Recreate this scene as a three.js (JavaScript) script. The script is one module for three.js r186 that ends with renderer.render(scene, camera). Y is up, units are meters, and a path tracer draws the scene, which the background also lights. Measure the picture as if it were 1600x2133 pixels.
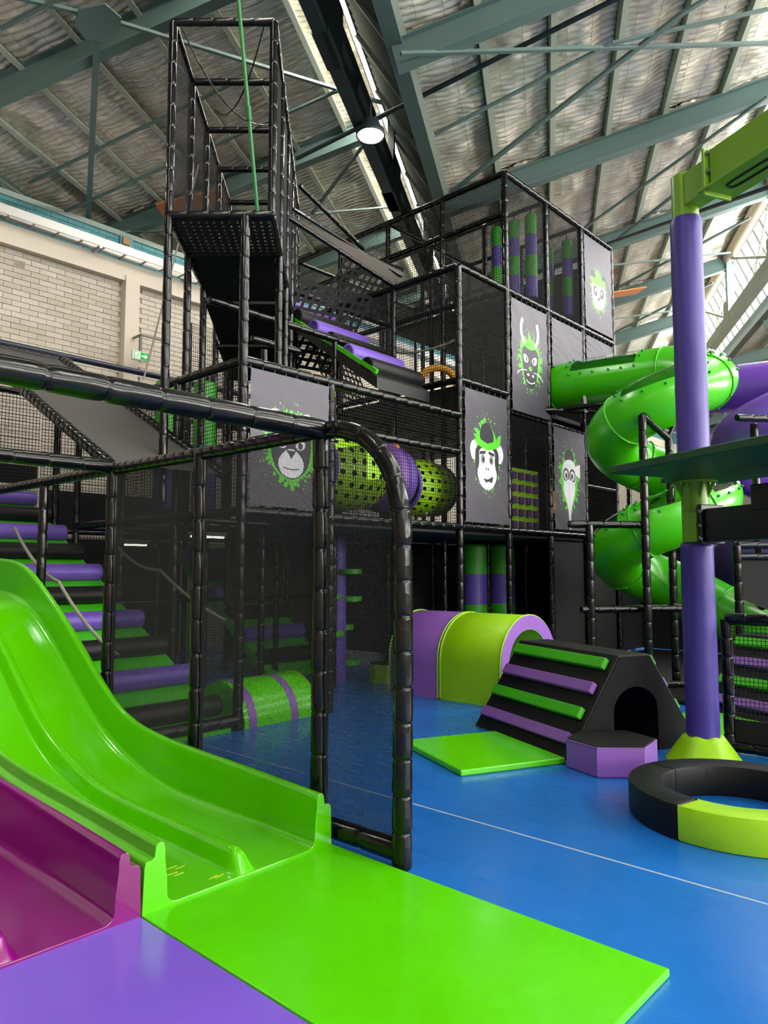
import * as THREE from 'three';
import { RoundedBoxGeometry } from 'three/addons/geometries/RoundedBoxGeometry.js';
import { mergeGeometries, toCreasedNormals } from 'three/addons/utils/BufferGeometryUtils.js';
import { RectAreaLightUniformsLib } from 'three/addons/lights/RectAreaLightUniformsLib.js';

// ------------------------------------------------------------------ camera, sky, exposure
const scene = new THREE.Scene();
scene.background = new THREE.Color(0.80, 0.88, 1.0);
const camera = new THREE.PerspectiveCamera(70.22, 1600 / 2133, 0.05, 200);
camera.position.set(0, 1.62, 0);
camera.rotation.order = 'YXZ';
camera.rotation.set(THREE.MathUtils.degToRad(4.56), THREE.MathUtils.degToRad(-47.4), 0);
const renderer = new THREE.WebGLRenderer({ antialias: true });
renderer.toneMapping = THREE.LinearToneMapping;
renderer.toneMappingExposure = 1.2;
renderer.shadowMap.enabled = true;
RectAreaLightUniformsLib.init();
const GLAZE = 10.0, HIGHBAY = 150, SIDE = 15;

// hall frame: local x = across the roof bays, local -z = along the ridges
const HALL_TURN = -Math.PI / 3;
const VY = 8.62, LV = -1.863, LP2 = 4.997, TAN = 0.259, PY = 10.397, LP1 = -2.95, DL1 = 1.087, PY1 = 10.31, RUN = 6.86, LV0 = -9.477;
const SLOPE = Math.atan(TAN);
const hallGroup = (o) => { o.rotation.y = HALL_TURN; return o; };
const toWorld = (l, y, r) => new THREE.Vector3(l, y, -r).applyAxisAngle(new THREE.Vector3(0, 1, 0), HALL_TURN);

// daylight through the sawtooth glazing: one long area light just inside each glazed face
for (const [lTop, lBot, inten] of [[LP2, LP2 + 0.754, 1], [LP2 + 7.61, LP2 + 8.37, 1]]) {
  for (const rc of [-6, 10, 26]) {
    const lt = new THREE.RectAreaLight(new THREE.Color(1.0, 0.985, 0.95), GLAZE * inten, 16, 1.85);
    const mid = toWorld((lTop + lBot) / 2 - 0.12, (PY + VY) / 2 - 0.05, rc);
    lt.position.copy(mid);
    lt.lookAt(toWorld((lTop + lBot) / 2 - 0.12 - 1.78, (PY + VY) / 2 - 0.05 - 0.754, rc));
    scene.add(lt);
  }
}

// added strip light at the head of the middle steep face, brightens the left slope
for (const rc of [-6, 10, 26]) {
  const lt = new THREE.RectAreaLight(new THREE.Color(1.0, 0.95, 0.86), GLAZE * 3.8, 16, 0.36);
  lt.position.copy(toWorld(LP1 + 0.1 - 0.09, PY1 - 0.15 - 0.06, rc)); lt.lookAt(toWorld(LP1 + 0.01 - 1.63, PY1 - 0.21 - 1.087, rc)); scene.add(lt);
}
// area lights for unseen side windows, added to brighten the left roof slope
for (const rc of [-7, 9]) {
  const lt = new THREE.RectAreaLight(new THREE.Color(1.0, 0.97, 0.92), SIDE, 15, 3.2);
  lt.position.copy(toWorld(18.95, 5.0, rc)); lt.lookAt(toWorld(0, 5.0, rc)); scene.add(lt);
}

// ------------------------------------------------------------------ helpers
let seed = 7;
const rnd = () => { seed = (seed * 1664525 + 1013904223) >>> 0; return seed / 4294967296; };
const V = (x, y, z) => new THREE.Vector3(x, y, z);
const names = {};
const numbered = (n) => { names[n] = (names[n] ?? -1) + 1; return names[n] ? n + '_' + String(names[n]).padStart(3, '0') : n; };
function thing(name, label, category, group, pos = [0, 0, 0], turn = 0) {
  const o = new THREE.Group(); o.name = numbered(name); o.position.set(...pos); o.rotation.y = turn;
  o.userData = { label, category }; if (group) o.userData.group = group;
  scene.add(o); return o;
}
function struct(name) { const o = new THREE.Group(); o.name = name; o.userData = { kind: 'structure' }; scene.add(o); return o; }
function part(parent, name, geo, mat, label) {
  const m = new THREE.Mesh(geo, mat); m.name = name; parent.add(m); if (label) m.userData.label = label; return m;
}
function metreUV(g) {           // uv in metres from the dominant axis of each normal
  if (g.index) g = g.toNonIndexed();
  const p = g.attributes.position, n = g.attributes.normal, uv = new Float32Array(p.count * 2);
  for (let i = 0; i < p.count; i++) {
    const ax = Math.abs(n.getX(i)), ay = Math.abs(n.getY(i)), az = Math.abs(n.getZ(i));
    let a, b; if (ay >= ax && ay >= az) { a = p.getX(i); b = p.getZ(i); } else if (ax >= az) { a = p.getZ(i); b = p.getY(i); } else { a = p.getX(i); b = p.getY(i); }
    uv[2 * i] = a; uv[2 * i + 1] = b;
  }
  g.setAttribute('uv', new THREE.BufferAttribute(uv, 2)); return g;
}
function merge(list) {
  return mergeGeometries(list.map((g) => { if (g.index) g = g.toNonIndexed(); for (const k of Object.keys(g.attributes)) if (!['position', 'normal', 'uv'].includes(k)) g.deleteAttribute(k); return g; }), false);
}
const bx = (x0, x1, y0, y1, z0, z1) => new THREE.BoxGeometry(x1 - x0, y1 - y0, z1 - z0).translate((x0 + x1) / 2, (y0 + y1) / 2, (z0 + z1) / 2);
const rbx = (w, h, d, r = 0.01, s = 2) => metreUV(new RoundedBoxGeometry(w, h, d, s, r));
function bar(a, b, w, h = w) {  // straight box bar between two points
  const d = b.clone().sub(a), L = d.length(), g = new THREE.BoxGeometry(w, h, L);
  const m = new THREE.Matrix4().lookAt(a, b, Math.abs(d.y) > 0.98 * L ? V(1, 0, 0) : V(0, 1, 0)); m.setPosition(a.clone().add(b).multiplyScalar(0.5));
  return g.applyMatrix4(m);
}
function rod(a, b, r, seg = 8) {
  return new THREE.TubeGeometry(new THREE.LineCurve3(a, b), 1, r, seg, false);
}
function ball(p, r, w = 8, h = 6) { return new THREE.SphereGeometry(r, w, h).translate(p.x, p.y, p.z); }
// padded pipe cover: quilted foam sleeve, pinched by ties
function padPath(curve, r, pitch = 0.24, radial = 10) {
  const L = curve.getLength(), n = Math.max(1, Math.round(L / pitch)), ts = [];
  for (let i = 0; i < n; i++) for (const [f, k, w] of [[0, 0.84, 0], [0.025, 0.93, 0.05], [0.08, 0.99, 0.04], [0.3, 1.015, 0.018], [0.62, 1.01, 0.02], [0.91, 0.99, 0.04], [0.975, 0.93, 0.05]]) ts.push([(i + f) / n, k, w]);
  ts.push([1, 0.84, 0]);
  const fr = curve.computeFrenetFrames(64, false), pos = [], uv = [], idx = [];
  const put = (t, k, w = 0) => {
    const nz = Array.from({ length: radial }, () => 1 + w * (rnd() - 0.5) * 2);
    const c = curve.getPointAt(t), f = Math.min(64, Math.round(t * 64)), N = fr.normals[f], B = fr.binormals[f];
    for (let j = 0; j <= radial; j++) {
      const a = (j / radial) * Math.PI * 2, rr = r * k * nz[j % radial];
      pos.push(c.x + (N.x * Math.cos(a) + B.x * Math.sin(a)) * rr, c.y + (N.y * Math.cos(a) + B.y * Math.sin(a)) * rr, c.z + (N.z * Math.cos(a) + B.z * Math.sin(a)) * rr);
      uv.push(t * L, (j / radial) * Math.PI * 2 * r);
    }
  };
  put(0, 0.01); for (const [t, k, w] of ts) put(t, k, w); put(1, 0.01);
  const rows = ts.length + 2;
  for (let i = 0; i < rows - 1; i++) for (let j = 0; j < radial; j++) { const a = i * (radial + 1) + j, b = a + radial + 1; idx.push(a, a + 1, b, b, a + 1, b + 1); }
  const g = new THREE.BufferGeometry(); g.setAttribute('position', new THREE.Float32BufferAttribute(pos, 3)); g.setAttribute('uv', new THREE.Float32BufferAttribute(uv, 2)); g.setIndex(idx); g.computeVertexNormals(); return g;
}
const pad = (a, b, r = 0.05, pitch) => padPath(new THREE.LineCurve3(a, b), r, pitch);
// netting: straight strands, each a thin three-sided cord; o corner, u and v edge vectors
function net(o, u, v, cell, t, diamond = false) {
  const W = u.length(), H = v.length(), U = u.clone().normalize(), Vv = v.clone().normalize(), N = U.clone().cross(Vv).normalize(), pos = [];
  const P = (a, b) => o.clone().addScaledVector(U, a).addScaledVector(Vv, b);
  const cord = (a, b) => {
    const d = b.clone().sub(a).normalize(), s = d.clone().cross(N).normalize();
    const off = [0, 1, 2].map((k) => s.clone().multiplyScalar(Math.cos(k * 2.0944) * t * 0.58).addScaledVector(N, Math.sin(k * 2.0944) * t * 0.58));
    for (let k = 0; k < 3; k++) {
      const A = a.clone().add(off[k]), B = a.clone().add(off[(k + 1) % 3]), C = b.clone().add(off[(k + 1) % 3]), D = b.clone().add(off[k]);
      for (const q of [A, B, C, A, C, D]) pos.push(q.x, q.y, q.z);
    }
  };
  if (!diamond) {
    const nu = Math.max(1, Math.round(W / cell)), nv = Math.max(1, Math.round(H / cell));
    for (let i = 0; i <= nu; i++) cord(P((i / nu) * W, 0), P((i / nu) * W, H));
    for (let i = 0; i <= nv; i++) cord(P(0, (i / nv) * H), P(W, (i / nv) * H));
  } else {
    const st = cell * Math.SQRT2;
    for (let c = st - H; c < W; c += st) { const a0 = Math.max(0, c), a1 = Math.min(W, c + H); if (a1 > a0) cord(P(a0, a0 - c), P(a1, a1 - c)); }
    for (let c = st; c < W + H; c += st) { const a0 = Math.max(0, c - H), a1 = Math.min(W, c); if (a1 > a0) cord(P(a0, c - a0), P(a1, c - a1)); }
  }
  const g = new THREE.BufferGeometry(); g.setAttribute('position', new THREE.Float32BufferAttribute(pos, 3)); g.computeVertexNormals();
  g.setAttribute('uv', new THREE.BufferAttribute(new Float32Array(pos.length / 3 * 2), 2)); return g;
}
// lattice of flat webbing straps
function straps(o, u, v, cell, w) {
  const W = u.length(), H = v.length(), U = u.clone().normalize(), Vv = v.clone().normalize(), N = U.clone().cross(Vv).normalize(), out = [];
  const P = (a, b, n) => o.clone().addScaledVector(U, a).addScaledVector(Vv, b).addScaledVector(N, n);
  const flat = (a, b, c, d) => { const g = new THREE.BufferGeometry(); const q = [a, b, c, a, c, d].flatMap((p) => [p.x, p.y, p.z]); g.setAttribute('position', new THREE.Float32BufferAttribute(q, 3)); g.computeVertexNormals(); g.setAttribute('uv', new THREE.BufferAttribute(new Float32Array(12), 2)); return g; };
  const nu = Math.round(W / cell), nv = Math.round(H / cell);
  for (let i = 0; i <= nu; i++) { const a = (i / nu) * W; out.push(flat(P(a - w / 2, 0, 0), P(a + w / 2, 0, 0), P(a + w / 2, H, 0), P(a - w / 2, H, 0))); }
  for (let i = 0; i <= nv; i++) { const b = (i / nv) * H; out.push(flat(P(0, b - w / 2, 0.004), P(W, b - w / 2, 0.004), P(W, b + w / 2, 0.004), P(0, b + w / 2, 0.004))); }
  return merge(out);
}
function grid(nu, nv, f, uvs = 1) {      // surface from f(i/nu, j/nv) -> [x,y,z]
  const pos = [], uv = [], idx = [];
  for (let j = 0; j <= nv; j++) for (let i = 0; i <= nu; i++) { const p = f(i / nu, j / nv); pos.push(p[0], p[1], p[2]); uv.push(p[3] ?? (i / nu) * uvs, p[4] ?? (j / nv) * uvs); }
  for (let j = 0; j < nv; j++) for (let i = 0; i < nu; i++) { const a = j * (nu + 1) + i, b = a + nu + 1; idx.push(a, a + 1, b, b, a + 1, b + 1); }
  const g = new THREE.BufferGeometry(); g.setAttribute('position', new THREE.Float32BufferAttribute(pos, 3)); g.setAttribute('uv', new THREE.Float32BufferAttribute(uv, 2)); g.setIndex(idx); g.computeVertexNormals(); return g;
}
function extrude(pts, depth, bevel = 0, holes = []) {     // xy outline, extruded along +z
  const s = new THREE.Shape(pts.map((p) => new THREE.Vector2(p[0], p[1])));
  for (const h of holes) s.holes.push(new THREE.Path(h.map((p) => new THREE.Vector2(p[0], p[1]))));
  return new THREE.ExtrudeGeometry(s, { depth, bevelEnabled: bevel > 0, bevelSize: bevel, bevelThickness: bevel, bevelSegments: 2, bevelOffset: -bevel, steps: 1 });
}
// smooth value noise
const perm = Array.from({ length: 512 }, () => rnd());
const vn = (x, y) => {
  const xi = Math.floor(x), yi = Math.floor(y), fx = x - xi, fy = y - yi, h = (a, b) => perm[(((a * 73 + b * 179) % 512) + 512) % 512];
  const sx = fx * fx * (3 - 2 * fx), sy = fy * fy * (3 - 2 * fy);
  return (h(xi, yi) * (1 - sx) + h(xi + 1, yi) * sx) * (1 - sy) + (h(xi, yi + 1) * (1 - sx) + h(xi + 1, yi + 1) * sx) * sy;
};
function dataTex(n, f, repeat, srgb) {
  const d = new Uint8Array(n * n * 4);
  for (let y = 0; y < n; y++) for (let x = 0; x < n; x++) { const c = f(x / n, y / n), i = (y * n + x) * 4; d[i] = c[0]; d[i + 1] = c[1]; d[i + 2] = c[2]; d[i + 3] = 255; }
  const t = new THREE.DataTexture(d, n, n); t.wrapS = t.wrapT = THREE.RepeatWrapping; t.magFilter = THREE.LinearFilter; t.minFilter = THREE.LinearMipmapLinearFilter; t.generateMipmaps = true;
  t.repeat.set(repeat, repeat); if (srgb) t.colorSpace = THREE.SRGBColorSpace; t.needsUpdate = true; return t;
}
const tile = (x, y, k) => { // periodic noise on the unit square
  const a = vn(x * k, y * k), b = vn((x - 1) * k, y * k), c = vn(x * k, (y - 1) * k), d = vn((x - 1) * k, (y - 1) * k); return (a * (1 - x) + b * x) * (1 - y) + (c * (1 - x) + d * x) * y;
};
const bumpSoft = dataTex(128, (x, y) => { const v = 255 * (0.55 * tile(x, y, 5) + 0.3 * tile(x, y, 13) + 0.15 * tile(x, y, 34)); return [v, v, v]; }, 1.6);
const bumpWrinkle = dataTex(128, (x, y) => { const f = (k) => 1 - Math.abs(2 * tile(x, y, k) - 1), v = 255 * (0.5 * f(4) ** 3 + 0.3 * f(9) ** 3 + 0.2 * tile(x, y, 18)); return [v, v, v]; }, 2.2);
const bumpFine = dataTex(128, (x, y) => { const v = 255 * tile(x, y, 50); return [v, v, v]; }, 6);
const wearVinyl = dataTex(256, (x, y) => { const v = 238 + 14 * tile(x, y, 6) + 3 * tile(x, y, 40); return [v, v, v]; }, 0.5, true);
const scuffRough = dataTex(256, (x, y) => { const s = Math.pow(tile(x, y * 0.3, 30), 3), v = 95 + 80 * tile(x, y, 7) + 70 * s; return [v, v, v]; }, 0.6);

const std = (c, o = {}) => new THREE.MeshPhysicalMaterial({ color: c, roughness: 0.5, metalness: 0, side: THREE.DoubleSide, ...o });
const vinyl = (c, o = {}) => std(c, { roughness: 0.42, map: wearVinyl, bumpMap: bumpSoft, bumpScale: 0.003, ...o });
const M = {
  pad: std('#08090a', { roughness: 0.2, specularIntensity: 0.75, bumpMap: bumpWrinkle, bumpScale: 0.002 }),
  net: std('#070707', { roughness: 0.85 }),
  mesh: std('#070708', { roughness: 0.85 }),
  deck: std('#111113', { roughness: 0.6 }),
  black: vinyl('#0f0f10', { roughness: 0.5, specularIntensity: 0.6 }),
  blackFace: vinyl('#050609', { roughness: 0.55, specularIntensity: 0.4 }),
  greyVinyl: vinyl('#454340', { roughness: 0.6 }),
  banner: vinyl('#4b4751', { roughness: 0.55 }),
  lime: vinyl('#9ad400'), green: vinyl('#3fb40c'), purple: vinyl('#6b4cb4'), violet: vinyl('#8a5ab2'),
  deepPurple: vinyl('#43358e'), olive: vinyl('#6b9a1c'),
  slideGreen: std('#52b900', { roughness: 0.16, clearcoat: 0.4, clearcoatRoughness: 0.12 }),
  slideMagenta: std('#760766', { roughness: 0.16, clearcoat: 0.4, clearcoatRoughness: 0.12 }),
  tubeGreen: std('#40b800', { roughness: 0.3, clearcoat: 0.3, clearcoatRoughness: 0.2 }),
  tubePurple: std('#6a3fae', { roughness: 0.32, clearcoat: 0.25, clearcoatRoughness: 0.2 }),
  bolt: std('#0c7a3a', { roughness: 0.35 }),
  clear: new THREE.MeshPhysicalMaterial({ color: '#ffffff', transmission: 1, thickness: 0, roughness: 0.06, ior: 1.45, side: THREE.DoubleSide }),
  steelLime: std('#6f9e22', { roughness: 0.35 }),
  plateGreen: std('#05401f', { roughness: 0.42 }),
  blackSteel: std('#0a0d0f', { roughness: 0.3 }),
  chrome: std('#9a9690', { roughness: 0.3, metalness: 0.9 }),
  boardGrey: vinyl('#7c756d', { roughness: 0.5 }),
  rope: std('#8a857c', { roughness: 0.9 }),
  amber: vinyl('#c98a12'),
};
const matGreen = std('#58d000', { roughness: 0.34, roughnessMap: scuffRough, map: wearVinyl, bumpMap: bumpSoft, bumpScale: 0.002 });
const matPurple = std('#7a58cf', { roughness: 0.34, roughnessMap: scuffRough, map: wearVinyl, bumpMap: bumpSoft, bumpScale: 0.002 });
const floorBlue = std('#1769bf', { roughness: 0.5, roughnessMap: scuffRough, map: wearVinyl, bumpMap: bumpSoft, bumpScale: 0.0012 });
// ------------------------------------------------------------------ floor
{
  const f = struct('floor');
  part(f, 'concrete_slab', metreUV(bx(-24, 46, -0.2, -0.005, -18, 34)), std('#8d8880', { roughness: 0.8 }));
  // padded vinyl sheets, joined along x = 3.97
  for (const [x0, x1, z0, z1] of [[-2, 3.966, -12.9, 1.5], [3.974, 16, -12.9, 1.5]]) part(f, 'floor_sheet', metreUV(bx(x0, x1, -0.06, 0, z0, z1)), floorBlue);
  part(f, 'seam_tape', metreUV(bx(3.963, 3.978, -0.05, 0.0015, -12.9, 1.5)), std('#9fb0c4', { roughness: 0.6, bumpMap: bumpFine, bumpScale: 0.002 }));
}
// ------------------------------------------------------------------ roof: sawtooth bays with ridges along the hall
const R0 = -14, R1 = 46, RAFTERS = []; for (let n = -5; n <= 9; n++) RAFTERS.push(8.75 + 4.05 * n);
const teal = std('#566d69', { roughness: 0.5, bumpMap: bumpFine, bumpScale: 0.001 });
const purlinPaint = std('#a3aa9a', { roughness: 0.55 });
const darkSteel = std('#16282b', { roughness: 0.5 });
const creamPipe = std('#b3a48d', { roughness: 0.5 });
const foilTone = dataTex(128, (x, y) => { const v = 205 + 50 * tile(x, y, 7) - 50 * Math.max(0, tile(x, y, 19) - 0.6); return [v, v * 0.985, v * 0.955]; }, 1, true);
const foil = std('#f4f0e6', { roughness: 0.3, metalness: 0.4, map: foilTone });
{
  const c = struct('ceiling'); hallGroup(c);
  const slopeY = (l, l0) => VY + TAN * (l - l0);
  // quilted foil batts: three shared shapes
  const foils = [0, 1, 2].map((k) => grid(14, 210, (i, j) => {
    const x = (i - 0.5) * 0.94, z = (j - 0.5) * 4.07, nz = vn(x * 3 + k * 17, z * 2.1), ph = z / 0.118 + 1.1 * vn(x * 2.1 + k * 9, z * 1.3) + 0.35 * vn(x * 8, z * 6 + k);
    const w = Math.abs(Math.sin(ph * Math.PI)), edge = 1 - Math.pow(Math.abs(2 * i - 1), 4);
    return [x, -0.075 * Math.pow(w, 0.6) * (0.35 + 0.9 * nz) - 0.03 * edge * (0.5 + nz) + 0.016 * vn(x * 19 + k, z * 15), z, i, j * 4];
  }));
  const foilFar = grid(4, 40, (i, j) => { const x = (i - 0.5) * 0.94, z = (j - 0.5) * 4.07; return [x, -0.03 * Math.abs(Math.sin(z / 0.2 * Math.PI)), z, i, j * 4]; });
  const cprof = extrude([[-0.01, 0], [0.075, 0], [0.075, -0.018], [0.008, -0.018], [0.008, -0.182], [0.075, -0.182], [0.075, -0.2], [-0.01, -0.2]], R1 - R0);
  const iLen = RUN / Math.cos(SLOPE);
  const iprof = extrude([[-0.09, 0], [0.09, 0], [0.09, -0.02], [0.012, -0.02], [0.012, -0.36], [0.09, -0.36], [0.09, -0.38], [-0.09, -0.38], [-0.09, -0.36], [-0.012, -0.36], [-0.012, -0.02], [-0.09, -0.02]], iLen).rotateY(Math.PI / 2).rotateZ(SLOPE);
  const teeth = [[LV0 - 7.614, 0], [LV0, 1], [LV, 1], [LV + 7.614, 0], [LV + 15.23, 0]];
  for (const [l0, near] of teeth) {
    // outer sheet
    const dl = RUN, sheet = bx(0, (l0 < LV ? iLen - 0.3 : iLen + 0.1), 0.02, 0.06, -R1, -R0).rotateZ(SLOPE).translate(l0, VY, 0);
    part(c, 'roof_sheet', metreUV(sheet), std('#6d6f6c', { roughness: 0.7 }));
    for (let k = 0; k <= (l0 < LV ? 6 : 7); k++) {
      const l = l0 + 0.1 + k * 0.95;
      const p = part(c, 'purlin', cprof, purlinPaint); p.position.set(l, slopeY(l, l0) - 0.01, -R1); p.rotation.z = SLOPE;
    }
    for (const r of RAFTERS) {
      if (r < R0 || r > 42) continue;
      const q = part(c, 'rafter', iprof, teal); q.position.set(l0, VY - 0.2, -r); if (l0 < LV) q.scale.set(0.952, 1, 1);
    }
    for (let k = 0; k < 7; k++) for (let n = 0; n < RAFTERS.length - 1; n++) {
      const rc = (RAFTERS[n] + RAFTERS[n + 1]) / 2; if (rc > 42 || rc < -12) continue;
      const l = l0 + 0.1 + (k + 0.5) * 0.95, detail = near && rc > 4 && rc < 26;
      const q = part(c, 'insulation_batt', detail ? foils[(k * 5 + n * 3) % 3] : foilFar, foil); q.position.set(l, slopeY(l, l0) - 0.02, -rc); q.rotation.z = SLOPE; if (l0 < LV && k === 6) { q.scale.x = 0.76; q.position.x -= 0.11; q.position.y -= 0.03; }
    }
    if (near) {   // wire safety mesh under the batts
      const g = [];
      for (let k = 0; k < 7; k++) for (const t of [0.28, 0.64]) { const l = l0 + 0.1 + (k + t) * 0.95, y = slopeY(l, l0) - 0.115; g.push(bar(V(l, y, -26), V(l, y, -5), 0.006)); }
      for (let r = 5; r < 26; r += 0.34) g.push(bar(V(l0 + 0.1, slopeY(l0 + 0.1, l0) - 0.118, -r), V(l0 + 6.75, slopeY(l0 + 6.75, l0) - 0.118, -r), 0.005));
      part(c, 'safety_mesh', merge(g), std('#b8b2a2', { roughness: 0.5, metalness: 0.4 }));
    }
  }
  // steep faces between ridge and valley; the middle and left ones are sheeted over
    for (const lp of [LP1, LP1 - 7.614]) {
    const sheet = grid(1500, 1, (i, j) => { const z = -R1 + i * 60, d = 0.018 * Math.sin(z * Math.PI * 2 / 0.16), jj = lp === LP1 ? 0.2 + 0.8 * j : j; return [DL1 * jj + d, -(PY1 - VY) * jj + d * 0.6, z, z, j]; });
    const s = part(c, 'corrugated_sheet', sheet, std('#454b47', { roughness: 0.5, metalness: 0.3 })); s.position.set(lp, PY1, 0);
    for (let r = 5; r < 30; r += 1.35) part(c, 'bearer', bar(V(lp + 0.2, PY1 - 0.36, -r), V(lp + 1.03, VY + 0.02, -r), 0.06, 0.08), darkSteel);
    part(c, 'valley_beam', bx(lp + 1.02, lp + 1.24, VY - 0.22, VY + 0.02, -R1, -R0), teal);
    part(c, 'ridge_cap', bx(lp - 0.25, lp + 0.1, PY1 + 0.04, PY1 + 0.12, -R1, -R0), darkSteel);
  }
  // lattice girders under each ridge
  const postBlue = std('#6fa3ad', { roughness: 0.5 });
  { // shallow two-chord girder in the middle
    const l = -2.72; part(c, 'girder_chord', bx(l - 0.09, l + 0.09, 8.46, 8.72, -R1, -R0), darkSteel); part(c, 'girder_chord', bx(l - 0.07, l + 0.07, 8.98, 9.2, -R1, -R0), darkSteel);
    for (const r of RAFTERS) {
      if (r < 2 || r > 40) continue;
      for (const d of [1.35, 2.7]) part(c, 'girder_tie', bx(l - 0.05, l + 0.05, 8.6, 9.1, -r - d - 0.06, -r - d + 0.06), darkSteel);
      part(c, 'gusset_plate', bx(l - 0.11, l + 0.11, 8.46, 9.3, -r - 0.35, -r + 0.35), darkSteel);
      part(c, 'girder_post', bx(l - 0.06, l + 0.06, 9.1, 10.2, -r - 0.06, -r + 0.06), darkSteel);
    }
  }
  for (const [lp, mTop, mBot, post] of [[LP2, creamPipe, purlinPaint, postBlue], [LP1 - 7.614, teal, teal, creamPipe]]) {
    const y1 = PY - 0.28, y0 = 8.42;
    part(c, 'girder_chord', lp === LP2 ? new THREE.CylinderGeometry(0.17, 0.17, R1 - R0, 16).rotateX(Math.PI / 2).translate(lp, y1, -(R0 + R1) / 2) : bx(lp - 0.09, lp + 0.09, y1 - 0.12, y1 + 0.12, -R1, -R0), mTop);
    part(c, 'girder_chord', bx(lp - 0.12, lp + 0.12, y0 - 0.14, y0 + 0.14, -R1, -R0), mBot);
    for (const r of RAFTERS) {
      if (r < 2 || r > 40) continue;
      part(c, 'girder_post', bx(lp - 0.09, lp + 0.09, y0, y1, -r - 0.1, -r + 0.1), post);
      part(c, 'gusset_plate', bx(lp - 0.13, lp - 0.12, y0 - 0.1, y0 + 0.5, -r - 0.28, -r + 0.28), mBot);
      part(c, 'girder_diagonal', bar(V(lp, y0, -r), V(lp, y1, -r - 4.05), 0.06), lp === LP2 ? purlinPaint : mBot);
      part(c, 'girder_diagonal', bar(V(lp, y1, -r), V(lp, y0, -r - 2.0), 0.05), mBot);
    }
  }
  // sway bracing below the rafters (r, l, y)
  const P = (r, l, y) => V(l, y, -r);
  for (const [a, b, w] of [[[8.12, -5.73, 8.99], [12.5, -8.9, 8.2], 0.09], [[8.29, -5.58, 9.03], [11.9, -2.66, 9.8], 0.06], [[10.4, -8.57, 8.25], [10.1, -4.7, 9.25], 0.05], [[11.41, -8.71, 8.22], [11.1, -2.9, 9.7], 0.05],
    [[14.35, -4.79, 9.23], [12.6, -3.1, 9.66], 0.06], [[14.35, -4.79, 9.23], [15.2, -3.2, 9.64], 0.05], [[7.7, -6.88, 8.69], [7.6, -5.2, 9.1], 0.05], [[12.4, -8.6, 8.3], [14.6, -5.2, 9.1], 0.05], [[5.2, -8.6, 8.3], [8.12, -5.73, 8.99], 0.06],
    [[8.48, -1.68, 8.07], [11.14, 3.31, 9.36], 0.06], [[11.14, 3.31, 9.36], [12.6, 4.9, 9.8], 0.06], [[10.31, -1.53, 8.11], [9.81, 0.98, 8.76], 0.05], [[9.81, 0.98, 8.76], [10.36, 3.1, 9.31], 0.05], [[12.03, -1.5, 8.11], [9.77, 1.87, 8.99], 0.07], [[9.77, 1.87, 8.99], [9.2, 3.4, 9.4], 0.06],
    [[15.28, 0.81, 8.71], [12.62, 3.71, 9.46], 0.05], [[16.7, 1.4, 8.87], [13.53, 3.88, 9.51], 0.06], [[16.6, -0.5, 8.4], [19.5, 4.7, 9.7], 0.05], [[20.6, 0.5, 8.7], [17.6, 4.7, 9.7], 0.06], [[20.6, -0.5, 8.4], [23.5, 4.7, 9.7], 0.05], [[24, 1.5, 8.9], [21.5, 4.7, 9.7], 0.06]])
    part(c, 'brace_rod', bar(P(...a), P(...b), w, w * 0.7), teal);
  for (const [r, l, y] of [[8.12, -5.73, 8.97]]) {
    const g = extrude([[-0.3, -0.16], [-0.12, -0.3], [0.16, -0.26], [0.3, -0.08], [0.24, 0.2], [-0.1, 0.28], [-0.3, 0.1]], 0.02, 0.004).rotateX(Math.PI / 2).rotateZ(SLOPE);
    const q = part(c, 'gusset_plate', g, teal); q.position.set(l, y - 0.04, -r);
  }
  // orange painted patch boards fixed under the roof
  part(c, 'patch_board', bar(P(19.4, 1.2, 8.75), P(20.1, 2.6, 9.12), 0.5, 0.03), std('#c9731f', { roughness: 0.6 }));
  part(c, 'patch_board', bar(P(12.3, -7.2, 8.55), P(12.6, -5.9, 8.9), 0.5, 0.03), std('#a9602a', { roughness: 0.6 }));
}
// glazed steep faces: translucent daylight panes between mullions
{
  let wn = 1;
  for (const lp of [LP2, LP2 + 7.614]) {
    const w = struct('window_' + wn++); hallGroup(w);
    const pane = bx(-0.26, 0.26, -0.965, 0.965, -0.006, 0.006);
    const glow = new THREE.MeshStandardMaterial({ color: '#dfe6ea', emissive: new THREE.Color(1.0, 0.985, 0.95), emissiveIntensity: 1.5, roughness: 0.4 });
    const mullion = bx(-0.014, 0.014, -0.97, 0.97, -0.05, 0.03), mm = std('#8f8a80', { roughness: 0.6 });
    const tilt = Math.atan2(0.754, PY - VY);
    const lo = lp === LP2 ? R0 : 0, hi = lp === LP2 ? 44 : 30;
    for (let r = lo + 0.3; r < hi; r += 0.56) {
      for (const [g, m, n, dr] of [[pane, glow, 'pane', 0], [mullion, mm, 'mullion', 0.28]]) {
        const q = part(w, n, g, m); q.position.set(lp + 0.377, (PY + VY) / 2, -r - dr); q.rotation.order = 'YXZ'; q.rotation.y = -Math.PI / 2; q.rotation.x = tilt;
      }
    }
    part(w, 'sill_beam', bx(lp + 0.66, lp + 0.86, VY - 0.3, VY + 0.06, -44, -R0), std('#59625e', { roughness: 0.6 }));
    part(w, 'head_beam', bx(lp - 0.06, lp + 0.12, PY - 0.06, PY + 0.06, -44, -R0), std('#59625e', { roughness: 0.6 }));
    part(w, 'glazing_rail', bx(lp + 0.37, lp + 0.41, (PY + VY) / 2 - 0.02, (PY + VY) / 2 + 0.02, -44, -R0), mm);
  }
}
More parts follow.
